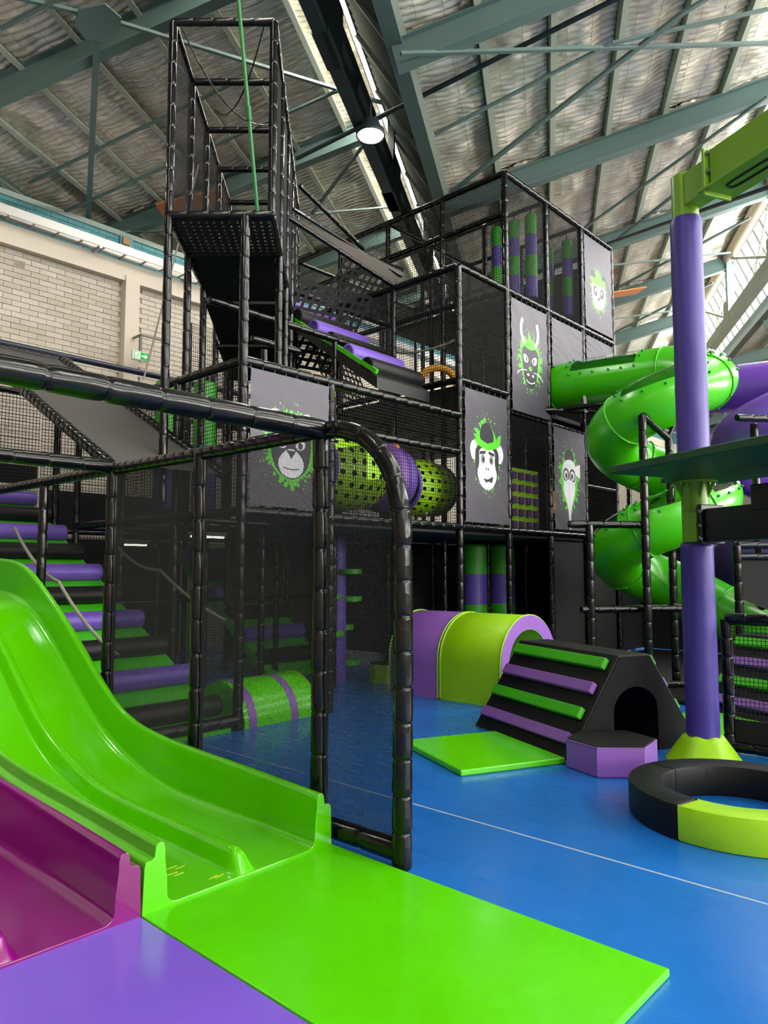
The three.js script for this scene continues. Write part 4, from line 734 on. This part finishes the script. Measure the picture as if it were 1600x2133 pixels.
// ------------------------------------------------------------------ spiral tube slides
function tubeSlide(label, pathPts, m, r, windows, joints, exitCut) {
  const t = thing('tube_slide', label, 'tube slide', 'spiral tube slides'), cv = new THREE.CatmullRomCurve3(pathPts, false, 'centripetal'), N = Math.round(cv.getLength() / 0.07), K = 36, P = [], up = V(0, 1, 0);
  for (let i = 0; i <= N; i++) { const u = i / N, c = cv.getPointAt(u), T = cv.getTangentAt(u), S = T.clone().cross(up).normalize(), U = S.clone().cross(T).normalize(); P.push({ u, c, S, U }); }
  const at = (i, a, rr) => { const f = P[i]; return f.c.clone().addScaledVector(f.S, Math.cos(a) * rr).addScaledVector(f.U, Math.sin(a) * rr); };   // a = 90 deg is the top
  const inWin = (u, a) => windows.findIndex(([u0, u1, a0, a1]) => u > u0 && u < u1 && a > a0 && a < a1);
  const cuts = [0, ...joints, 1];
  for (let s = 0; s < cuts.length - 1; s++) {
    const i0 = Math.round(cuts[s] * N), i1 = Math.round(cuts[s + 1] * N), pos = [], idx = [];
    for (let i = i0; i <= i1; i++) for (let k = 0; k <= K; k++) { const p = at(i, k / K * Math.PI * 2, r); pos.push(p.x, p.y, p.z); }
    for (let i = 0; i < i1 - i0; i++) for (let k = 0; k < K; k++) { if (inWin((i0 + i + 0.5) / N, (k + 0.5) / K * 360) >= 0) continue; const a = i * (K + 1) + k, b = a + K + 1; idx.push(a, a + 1, b, b, a + 1, b + 1); }
    const g = new THREE.BufferGeometry(); g.setAttribute('position', new THREE.Float32BufferAttribute(pos, 3)); g.setIndex(idx); g.computeVertexNormals(); part(t, 'tube_section', metreUV(g), m);
  }
  for (const j of [0.002, ...joints, 0.998]) for (const o of [-1, 1]) { const i = Math.max(0, Math.min(N, Math.round(j * N))), ring = Array.from({ length: K }, (_, k) => at(i, k / K * Math.PI * 2, r + 0.008)); if (o < 0) continue; const fl = part(t, 'flange', new THREE.TubeGeometry(new THREE.CatmullRomCurve3(ring, true), 60, 0.014, 6, true), m); for (let k = 0; k < 10; k++) part(fl, 'bolt', ball(at(i, k / 10 * Math.PI * 2, r + 0.02), 0.012, 6, 5), M.chrome); }
  for (const [u0, u1, a0, a1] of windows) {
    const i0 = Math.round(u0 * N), i1 = Math.round(u1 * N), k0 = Math.round(a0 / 360 * K), k1 = Math.round(a1 / 360 * K);
    const win = part(t, 'clear_window', grid((i1 - i0), (k1 - k0), (a, b) => { const p = at(i0 + Math.round(a * (i1 - i0)), (k0 + b * (k1 - k0)) / K * Math.PI * 2, r + 0.012); return [p.x, p.y, p.z]; }), M.clear);
    const bl = [], na = Math.max(3, Math.round((i1 - i0) / 3)), e = 0.03;
    for (let q = 0; q <= na; q++) for (const a of [a0 - 5, a1 + 5]) bl.push(ball(at(i0 + Math.round(q / na * (i1 - i0)), a * Math.PI / 180, r + 0.014), 0.02));
    for (let q = 1; q < 4; q++) for (const i of [i0 - 1, i1 + 1]) bl.push(ball(at(Math.max(0, Math.min(N, i)), (a0 + (a1 - a0) * q / 4) * Math.PI / 180, r + 0.014), 0.02));
    for (const g of bl) part(win, 'bolt', g, M.bolt);
  }
  return t;
}
const helix = (C, R, y0, pitch, a0, a1, n = 16) => { const p = [], N = Math.round(Math.abs(a1 - a0) / (Math.PI * 2) * n); for (let i = 0; i <= N; i++) { const a = a0 + (a1 - a0) * i / N; p.push(V(C[0] + Math.cos(a) * R, y0 - pitch * (a - a0) / (Math.PI * 2), C[1] + Math.sin(a) * R)); } return p; };
{
  const C = [10.62, -4.2], R = 0.68;
  const pts = [V(11.3, 4.82, -6.25), V(11.3, 4.8, -5.6), V(11.3, 4.76, -4.9), ...helix(C, R, 4.72, 1.7, 0, Math.PI * 4), V(11.3, 0.95, -3.5), V(11.3, 0.62, -2.7), V(11.3, 0.45, -2.0)];
  tubeSlide('lime green spiral tube slide with clear windows left of the purple tube', pts, M.tubeGreen, 0.39, [[0.03, 0.115, 15, 100], [0.185, 0.225, 85, 160], [0.26, 0.325, 85, 155], [0.385, 0.42, 85, 150], [0.56, 0.595, 85, 155], [0.61, 0.645, 85, 155], [0.665, 0.705, 85, 155]], [0.14, 0.24, 0.34, 0.44, 0.54, 0.602, 0.655, 0.75, 0.87]);
  const C2 = [12.95, -3.15];
  const p2 = [V(13.63, 5.0, -6.25), V(13.63, 4.95, -5.2), V(13.63, 4.85, -4.2), ...helix(C2, 0.72, 4.78, 1.75, 0, Math.PI * 4), V(13.67, 1.0, -2.4), V(13.67, 0.7, -1.6)];
  tubeSlide('big purple spiral tube slide at the right edge', p2, M.tubePurple, 0.42, [[0.6, 0.64, 30, 110]], [0.14, 0.24, 0.34, 0.44, 0.54, 0.64, 0.74, 0.86]);
}
{
  const f = thing('slide_support_frame', 'black padded scaffold holding up the spiral tube slides', 'frame');
  const post = (x, z, y1, y0 = 0) => part(f, 'post', pad(V(x, y0, z), V(x, y1, z), 0.056), M.pad), rail = (a, b, r = 0.05) => part(f, 'rail', pad(a, b, r), M.pad);
  // left bay, in front of the green spiral
  post(9.55, -4.02, 3.72); post(10.15, -3.9, 3.5); post(9.0, -4.55, Y1); rail(V(9.55, 3.72, -4.02), V(10.15, 3.45, -3.9)); rail(V(8.8, Y1, -4.75), V(10.9, Y1, -2.9)); rail(V(8.9, 1.1, -4.65), V(10.2, 1.1, -3.7)); rail(V(9.0, 0.1, -4.6), V(10.9, 0.1, -3.0));
  // right bay, under the purple spiral
  post(11.1, -3.05, 3.7); post(11.75, -2.4, 3.75); post(10.3, -3.1, 1.95); post(10.95, -2.5, 1.95); rail(V(10.5, 3.7, -3.1), V(11.75, 3.75, -2.4)); rail(V(11.1, 3.2, -3.05), V(12.2, 3.2, -2.0)); rail(V(10.3, 1.95, -3.1), V(11.4, 1.95, -2.1)); rail(V(10.3, 1.8, -3.1), V(11.4, 1.8, -2.1));
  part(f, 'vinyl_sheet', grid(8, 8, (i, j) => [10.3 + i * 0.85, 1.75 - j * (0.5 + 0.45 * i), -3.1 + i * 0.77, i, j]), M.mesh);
  rail(V(10.95, 4.32, -6.1), V(11.0, 4.3, -5.0), 0.05); rail(V(10.7, 4.3, -6.2), V(12.1, 4.3, -4.9), 0.05);
  part(f, 'added_dark_sheet', bx(14.6, 14.62, 0.05, 2.2, -6.3, 0.5), M.deck); part(f, 'added_dark_sheet', bx(13.4, 14.6, 0.05, 2.2, -6.3, -6.28), M.deck);  // dark sheets added to darken the view behind the tube slides
  for (const [a, b] of [[V(10.15, 3.5, -3.9), V(10.3, 3.75, -3.85)], [V(10.0, 2.55, -4.1), V(10.3, 2.75, -4.0)], [V(10.95, 4.2, -5.55), V(11.0, 4.5, -5.6)]]) part(f, 'bracket', bar(a, b, 0.05, 0.02), M.blackSteel);
}
{
  const t = thing('crash_mat', 'dark vinyl crash mat on the floor below the tube slides', 'mat', null, [11.7, 0, -4.3]); part(t, 'cover', metreUV(new RoundedBoxGeometry(5.4, 0.06, 3.5, 2, 0.015)).translate(0, 0.03, 0), M.black);
}
for (const [label, x, y, z] of [['short lit tube light under the deck, left of the big cat banner', 5.35, 2.06, -8.0], ['short lit tube light deep under the deck, farther left', 5.6, 2.02, -10.4]]) {
  const t = thing('tube_light', label, 'lamp', 'tube lights under the deck', [x, y, z]);
  part(t, 'batten', bx(-0.28, 0.28, 0, 0.05, -0.03, 0.03), std('#8c8a85', { roughness: 0.5 })); part(t, 'tube', new THREE.CylinderGeometry(0.014, 0.014, 0.5, 8).rotateZ(Math.PI / 2).translate(0, -0.016, 0), new THREE.MeshStandardMaterial({ color: '#ffffff', emissive: new THREE.Color(1, 0.95, 0.85), emissiveIntensity: 3 }));
  const a = new THREE.RectAreaLight(new THREE.Color(1, 0.95, 0.85), 3, 0.5, 0.03); a.position.set(x, y - 0.035, z); a.lookAt(x, 0, z); scene.add(a);
}
// ------------------------------------------------------------------ low net fence at the right
{
  const t = thing('net_fence', 'low black net fence with padded rails beside the purple pole', 'fence'), X = 6.98, z0 = -2.22, z1 = -0.6;
  part(t, 'post', pad(V(X, 0, z0), V(X, 1.18, z0), 0.052, 0.16), M.pad); part(t, 'post', pad(V(X, 0, z1), V(X, 1.18, z1), 0.052, 0.16), M.pad);
  part(t, 'top_rail', pad(V(X, 1.18, z0), V(X, 1.18, z1), 0.055, 0.18), M.pad); part(t, 'base_rail', pad(V(X, 0.06, z0), V(X, 0.06, z1), 0.05, 0.2), M.pad);
  part(t, 'netting', net(V(X, 0.06, z0), V(0, 0, z1 - z0), V(0, 1.12, 0), 0.036, 0.006), M.net);
  part(t, 'skirt', bx(X - 0.01, X + 0.01, 0.02, 0.3, z0, z1), M.mesh);
}
// ------------------------------------------------------------------ punch bags
function bag(label, x, z, y0, y1, r, bands, group) {
  const t = thing('hanging_bag', label, 'punch bag', group, [x, y0, z]), n = bands.length, h = (y1 - y0) / n;
  bands.forEach((m, i) => { const lo = i === 0, hi = i === n - 1, e = r * 0.25, pr = []; if (lo) pr.push([0.001, 0], [r - e, 0], [r - e * 0.3, e * 0.3], [r, e]); else pr.push([r, 0]); if (hi) pr.push([r, h - e], [r - e * 0.3, h - e * 0.3], [r - e, h], [0.001, h]); else pr.push([r, h]); part(t, 'band', metreUV(new THREE.LatheGeometry(pr.map((q) => new THREE.Vector2(q[0], q[1])), 20)).translate(0, i * h, 0), m); });
  part(t, 'strap', rod(V(0, y1 - y0, 0), V(0, y1 - y0 + 0.12, 0), 0.012, 6), M.pad);
}
const bagGreen = vinyl('#2f9a16'), bagPurple = vinyl('#54409c');
const GP = [bagPurple, bagGreen, bagPurple, bagGreen], PG = [bagGreen, bagPurple, bagGreen];
const topG = 'striped bags hanging behind the top netting', lowG = 'big striped bags on the ground floor';
bag('striped green and purple bag, leftmost on the top level', 10.8, -7.15, 6.7, 7.82, 0.1, [bagGreen, bagPurple, bagGreen], topG);
bag('striped green and purple bag, second from left on the top level', 10.86, -6.82, 6.5, 7.85, 0.1, GP, topG);
bag('striped green and purple bag, third from left on the top level', 10.9, -6.5, 6.36, 7.88, 0.105, GP, topG);
bag('striped green and purple bag, fourth from left on the top level', 12.3, -6.95, 6.55, 7.85, 0.09, GP, topG);
bag('striped green and purple bag, rightmost on the top level, beside the bear banner', 12.2, -6.5, 6.38, 7.85, 0.1, GP, topG);
bag('big green and purple bag, left of the two above the tunnel', 10.5, -7.5, 0.5, 2.08, 0.22, PG, lowG);
bag('big green and purple bag, right of the two above the tunnel', 11.2, -7.4, 0.5, 2.08, 0.24, PG, lowG);
bag('green and purple bag behind the grey ramp, farther left', 5.0, -8.5, 2.4, 4.1, 0.13, [bagPurple, bagGreen], 'bags behind the grey ramp');
bag('green and purple bag behind the grey ramp, farther right', 5.6, -8.5, 2.4, 4.2, 0.15, [bagPurple, bagGreen], 'bags behind the grey ramp');
// ------------------------------------------------------------------ perforated crawl barrels on the first level
function perforated(label, x, z, y, rad, len, mat, group) {
  const t = thing('crawl_barrel', label, 'crawl tunnel', group, [x, y, z]); const n = 64, al = new Uint8Array(n * n * 4);
  for (let j = 0; j < n; j++) for (let i = 0; i < n; i++) { const d = Math.hypot(i - 32, j - 32), a = d < 15 ? 0 : 255, q = (j * n + i) * 4; al[q] = al[q + 1] = al[q + 2] = a; al[q + 3] = 255; }
  const at = new THREE.DataTexture(al, n, n); at.wrapS = at.wrapT = THREE.RepeatWrapping; at.magFilter = THREE.LinearFilter; at.repeat.set(20, 6); at.needsUpdate = true;
  const mm = mat.clone(); mm.alphaMap = at; mm.transparent = true; mm.map = null; mm.bumpMap = null;
  part(t, 'woven_shell', grid(40, 14, (i, j) => { const a = i * Math.PI * 2, s = (j - 0.5) * 2, rr = rad * (1 - 0.16 * s * s); return [s * len / 2, Math.cos(a) * rr, Math.sin(a) * rr, i, j]; }), mm);
  for (const s of [-1, 1]) part(t, 'end_hoop', new THREE.TorusGeometry(rad * 0.84, 0.03, 8, 28).rotateY(Math.PI / 2).translate(s * len / 2, 0, 0), M.purple);
  part(t, 'lining', grid(24, 2, (i, j) => { const a = i * Math.PI * 2; return [(j - 0.5) * len * 0.96, Math.cos(a) * rad * 0.8, Math.sin(a) * rad * 0.8]; }), M.deck);
}
perforated('lime perforated crawl barrel beside the big cat banner', 6.72, -6.95, 2.92, 0.52, 1.0, M.lime, 'lime crawl barrels');
perforated('lime perforated crawl barrel farther right, beside the ape banner', 8.36, -6.95, 2.84, 0.43, 0.85, M.lime, 'lime crawl barrels');
{
  const t = thing('tunnel_collar', 'purple foam collar joining the two lime crawl barrels', 'foam collar', null, [7.5, 2.92, -6.95]);
  part(t, 'foam_ring', new THREE.TorusGeometry(0.36, 0.14, 12, 32).rotateY(Math.PI / 2), M.violet); part(t, 'foam_ring', new THREE.TorusGeometry(0.34, 0.12, 12, 32).rotateY(Math.PI / 2).translate(0.22, 0.0, 0), M.purple);
}
// ------------------------------------------------------------------ amber foam hoops
for (const [label, x, y, z, r, turn] of [['amber foam hoop standing on the second level', KX(0) + 0.2, Y2 + 0.02, -6.75, 0.3, -0.8], ['amber foam hoop beside the lowest roll of the upper ramp', KX(0) - 0.5, Y2 - 0.25, -7.0, 0.22, -0.8], ['amber foam hoop below the upper ramp', 6.2, 3.85, -7.0, 0.28, -0.8]]) {
  const t = thing('foam_hoop', label, 'foam hoop', 'amber foam hoops', [x, y, z], turn);
  part(t, 'arch', new THREE.TorusGeometry(r, 0.055, 10, 28, Math.PI), M.amber);
}
for (const [label, x, y, z, a] of [['amber foam bar hanging low behind the net, left of the others', 6.55, 3.25, -6.9, 0.2], ['amber foam bar slanting left in the middle of the net', 7.25, 3.3, -6.9, -0.5], ['amber foam bar slanting right in the middle of the net', 7.75, 3.4, -6.9, 0.5]]) {
  const t = thing('foam_bar', label, 'foam bar', 'amber foam bars', [x, y, z]); part(t, 'bar', metreUV(new THREE.CapsuleGeometry(0.055, 0.22, 4, 12)).rotateZ(a), M.amber);
}
// ------------------------------------------------------------------ peg wall behind the ape banner
{
  const t = thing('peg_wall', 'lime panel with rows of purple square pads behind netting', 'play panel', null, [9.66, 2.25, -6.36]);
  part(t, 'board', rbx(1.15, 1.02, 0.05, 0.01).translate(0.58, 0.52, -0.05), M.lime);
  for (let i = 0; i < 5; i++) for (let j = 0; j < 5; j++) part(t, 'pad', rbx(0.12, 0.12, 0.06, 0.01).translate(0.12 + i * 0.225, 0.1 + j * 0.2, 0), i === 0 && j > 3 ? M.lime : vinyl.dark ?? (vinyl.dark = vinyl('#5a1f78')));
}
for (const [n, label, cat, x, y, z, w, h, m] of [['crash_pad', 'small amber pad seen through the net beside the bird banner', 'pad', 12.75, 2.95, -7.2, 0.3, 0.45, M.amber], ['pink_strap', 'narrow magenta strap seen through the net by the tube slide', 'strap', 13.3, 3.0, -7.0, 0.09, 0.75, vinyl('#a01a5a')]]) {
  const t = thing(n, label, cat, null, [x, y, z]); part(t, 'cover', rbx(w, h, 0.06, 0.015), m); part(t, 'strap', rod(V(0, h / 2, 0), V(0, h / 2 + 0.5, 0), 0.01, 6), M.pad);
}
// ------------------------------------------------------------------ striped hump, climbing column and stump on the ground floor
{
  const t = thing('striped_hump', 'half round green foam hump with purple stripes behind the barrier mesh', 'foam block', null, [4.62, 0, -6.62]), L = 1.0, R = 0.44;
  const ring = (x0, x1, m, n) => part(t, n, grid(2, 24, (i, j) => { const a = j * Math.PI, k = n === 'stripe' ? 0.003 : 0; return [x0 + i * (x1 - x0), Math.sin(a) * (R + k), -Math.cos(a) * (R + k), i, j]; }), m);
  ring(0, L, matGreen, 'foam_cover'); ring(0.06, 0.16, M.violet, 'stripe'); ring(0.62, 0.72, M.violet, 'stripe');
  const cap = (x) => { const s = new THREE.Shape(); s.absarc(0, 0, R, 0, Math.PI); return new THREE.ShapeGeometry(s, 24).rotateY(Math.PI / 2).translate(x, 0, 0); };
  part(t, 'end_face', metreUV(cap(0)), matGreen); part(t, 'end_face', metreUV(cap(L)), matGreen); part(t, 'piping', new THREE.TorusGeometry(R, 0.012, 6, 40, Math.PI).rotateY(Math.PI / 2).translate(L, 0, 0), M.lime);
}
{
  const t = thing('climbing_column', 'slim purple column with green disc steps behind the mesh', 'climbing post', null, [7.4, 0, -7.75]);
  part(t, 'trunk', metreUV(new THREE.CylinderGeometry(0.14, 0.15, 2.1, 20).translate(0, 1.05, 0)), M.purple);
  for (const [y, a] of [[0.28, 0.2], [0.72, 2.6], [0.78, -0.4], [1.2, 0.4], [1.24, 2.8], [1.6, 1.2]]) part(t, 'step_disc', metreUV(new THREE.CylinderGeometry(0.17, 0.17, 0.07, 20)).translate(Math.cos(a) * 0.22, y, Math.sin(a) * 0.22), M.green);
  const s = thing('foam_stump', 'low lime foam stump beside the purple climbing column', 'foam block', null, [7.98, 0, -7.3]); part(s, 'foam_body', metreUV(toCreasedNormals(new THREE.CylinderGeometry(0.24, 0.25, 0.26, 8).translate(0, 0.13, 0), 0.3)), M.lime);
  part(s, 'top_cover', metreUV(new THREE.CylinderGeometry(0.235, 0.235, 0.012, 8).translate(0, 0.266, 0)), M.black);
}
// ------------------------------------------------------------------ hall fittings
{ // cable tray along the wall
  const t = thing('cable_tray', 'long galvanised cable tray bracketed along the wall beam', 'cable tray'), g = std('#a9a8a4', { roughness: 0.4, metalness: 0.5 }), z = -12.7;
  part(t, 'side_rail', bx(-10, 30, 7.6, 7.76, z, z + 0.02), g); part(t, 'side_rail', bx(-10, 30, 7.6, 7.76, z - 0.24, z - 0.22), g);
  for (let x = 3.6; x < 13; x += 0.42) part(t, 'rung', bx(x, x + 0.03, 7.59, 7.61, z - 0.23, z + 0.01), g);
  for (let x = 4.1; x < 13; x += 1.9) part(t, 'bracket', merge([bx(x, x + 0.05, 7.53, 7.58, z - 0.25, z + 0.08), bx(x, x + 0.05, 7.4, 7.58, z - 0.26, z - 0.235)]), g);
}
{
  const t = thing('wall_pipe', 'dark navy pipe running along in front of the brick wall', 'pipe'); part(t, 'pipe', new THREE.CylinderGeometry(0.055, 0.055, 14, 14).rotateZ(Math.PI / 2).translate(5, 5.24, -12.2), std('#1a2036', { roughness: 0.35 }));
  for (const x of [-1.5, 1.5, 4.5, 7.5, 10.5]) part(t, 'bracket', bar(V(x, 5.24, -12.2), V(x, 5.24, -13.1), 0.04), M.blackSteel);
}
{ // exit sign
  const t = thing('exit_sign', 'green running man exit sign with arrow on the pilaster', 'sign', null, [6.86, 5.68, -12.62]);
  const cv = document.createElement('canvas'); cv.width = 256; cv.height = 128; const c = cv.getContext('2d'); c.fillStyle = '#0f9a35'; c.fillRect(0, 0, 256, 128); c.fillStyle = '#f4fff6'; c.fillRect(16, 10, 92, 108);
  c.fillStyle = '#0f9a35'; c.beginPath(); c.arc(72, 30, 10, 0, 7); c.fill(); c.strokeStyle = '#0f9a35'; c.lineCap = 'round'; c.lineWidth = 12; c.beginPath(); c.moveTo(66, 46); c.lineTo(56, 74); c.lineTo(76, 90); c.lineTo(70, 110); c.moveTo(56, 74); c.lineTo(38, 96); c.lineTo(24, 96); c.stroke(); c.lineWidth = 8; c.beginPath(); c.moveTo(34, 62); c.lineTo(44, 46); c.lineTo(66, 46); c.lineTo(80, 64); c.lineTo(94, 60); c.stroke();
  c.fillStyle = '#f4fff6'; c.fillRect(128, 54, 70, 20); c.beginPath(); c.moveTo(188, 24); c.lineTo(238, 64); c.lineTo(188, 104); c.closePath(); c.fill();
  const tx = new THREE.CanvasTexture(cv); tx.colorSpace = THREE.SRGBColorSpace;
  part(t, 'housing', rbx(0.34, 0.18, 0.06, 0.012), std('#e6e6e2', { roughness: 0.4 }));
  const q = part(t, 'printed_face', new THREE.PlaneGeometry(0.3, 0.15), new THREE.MeshStandardMaterial({ map: tx, emissiveMap: tx, emissive: '#ffffff', emissiveIntensity: 0.35, roughness: 0.4 })); q.position.set(0.01, 0, 0.032);
  part(t, 'drop_arm', merge([bx(-0.02, 0.02, 0.09, 0.42, -0.02, 0.02), bx(-0.02, 0.45, 0.4, 0.43, -0.02, 0.02), bx(-0.02, 0.02, 0.4, 0.43, -0.3, 0)]), std('#6b6862', { roughness: 0.4 }));
}
// dark conduits slung under the roof
for (const [label, a, b] of [['dark conduit crossing the roof beside the lit lamp', V(7.4, 8.3, -8.75), V(8.4, 8.85, -3.7)], ['dark conduit crossing the roof behind the lime arm', V(15.1, 8.95, -7.2), V(10.6, 6.85, -2.2)]]) { const t = thing('conduit', label, 'pipe'); part(t, 'pipe', rod(a, b, 0.035, 10), darkSteel); }
// high bay lamps
function lamp(label, l, y, r) {
  const w = toWorld(l, y, r), t = thing('high_bay_lamp', label, 'lamp', 'high bay lamps', [w.x, w.y, w.z]);
  part(t, 'housing', new THREE.LatheGeometry([[0.05, 0.26], [0.11, 0.25], [0.13, 0.16], [0.2, 0.1], [0.21, 0.02], [0.19, 0.02]].map((p) => new THREE.Vector2(...p)), 24), darkSteel);
  part(t, 'lens', new THREE.CylinderGeometry(0.19, 0.17, 0.03, 24).translate(0, 0.02, 0), new THREE.MeshStandardMaterial({ color: '#ffffff', emissive: new THREE.Color(1.0, 0.93, 0.8), emissiveIntensity: 14 }));
  part(t, 'hook', rod(V(0, 0.25, 0), V(0, 0.5, 0), 0.015, 6), darkSteel);
  const a = new THREE.RectAreaLight(new THREE.Color(1.0, 0.95, 0.87), HIGHBAY, 0.34, 0.34); a.position.set(w.x, w.y - 0.03, w.z); a.lookAt(w.x, 0, w.z); scene.add(a);
}
lamp('lit round lamp hanging below the ridge girder', -2.37, 7.82, 9.72);
lamp('distant lit lamp seen past the striped bags', -0.95, 8.0, 17.0);
lamp('lit lamp above the ring, over the near floor', 2.6, 8.1, 3.2);
lamp('lit lamp above the slide landing', -2.37, 7.9, 1.5);
lamp('lit lamp high above the right side of the hall', 3.4, 8.3, 9.0);
lamp('lit lamp behind the camera over the play floor', 2.6, 8.1, -5.0);
lamp('lit lamp over the wall side of the frame', -7.5, 7.7, 6.0);

scene.traverse((o) => { if (o.isMesh) { o.castShadow = true; o.receiveShadow = true; } });
renderer.render(scene, camera);
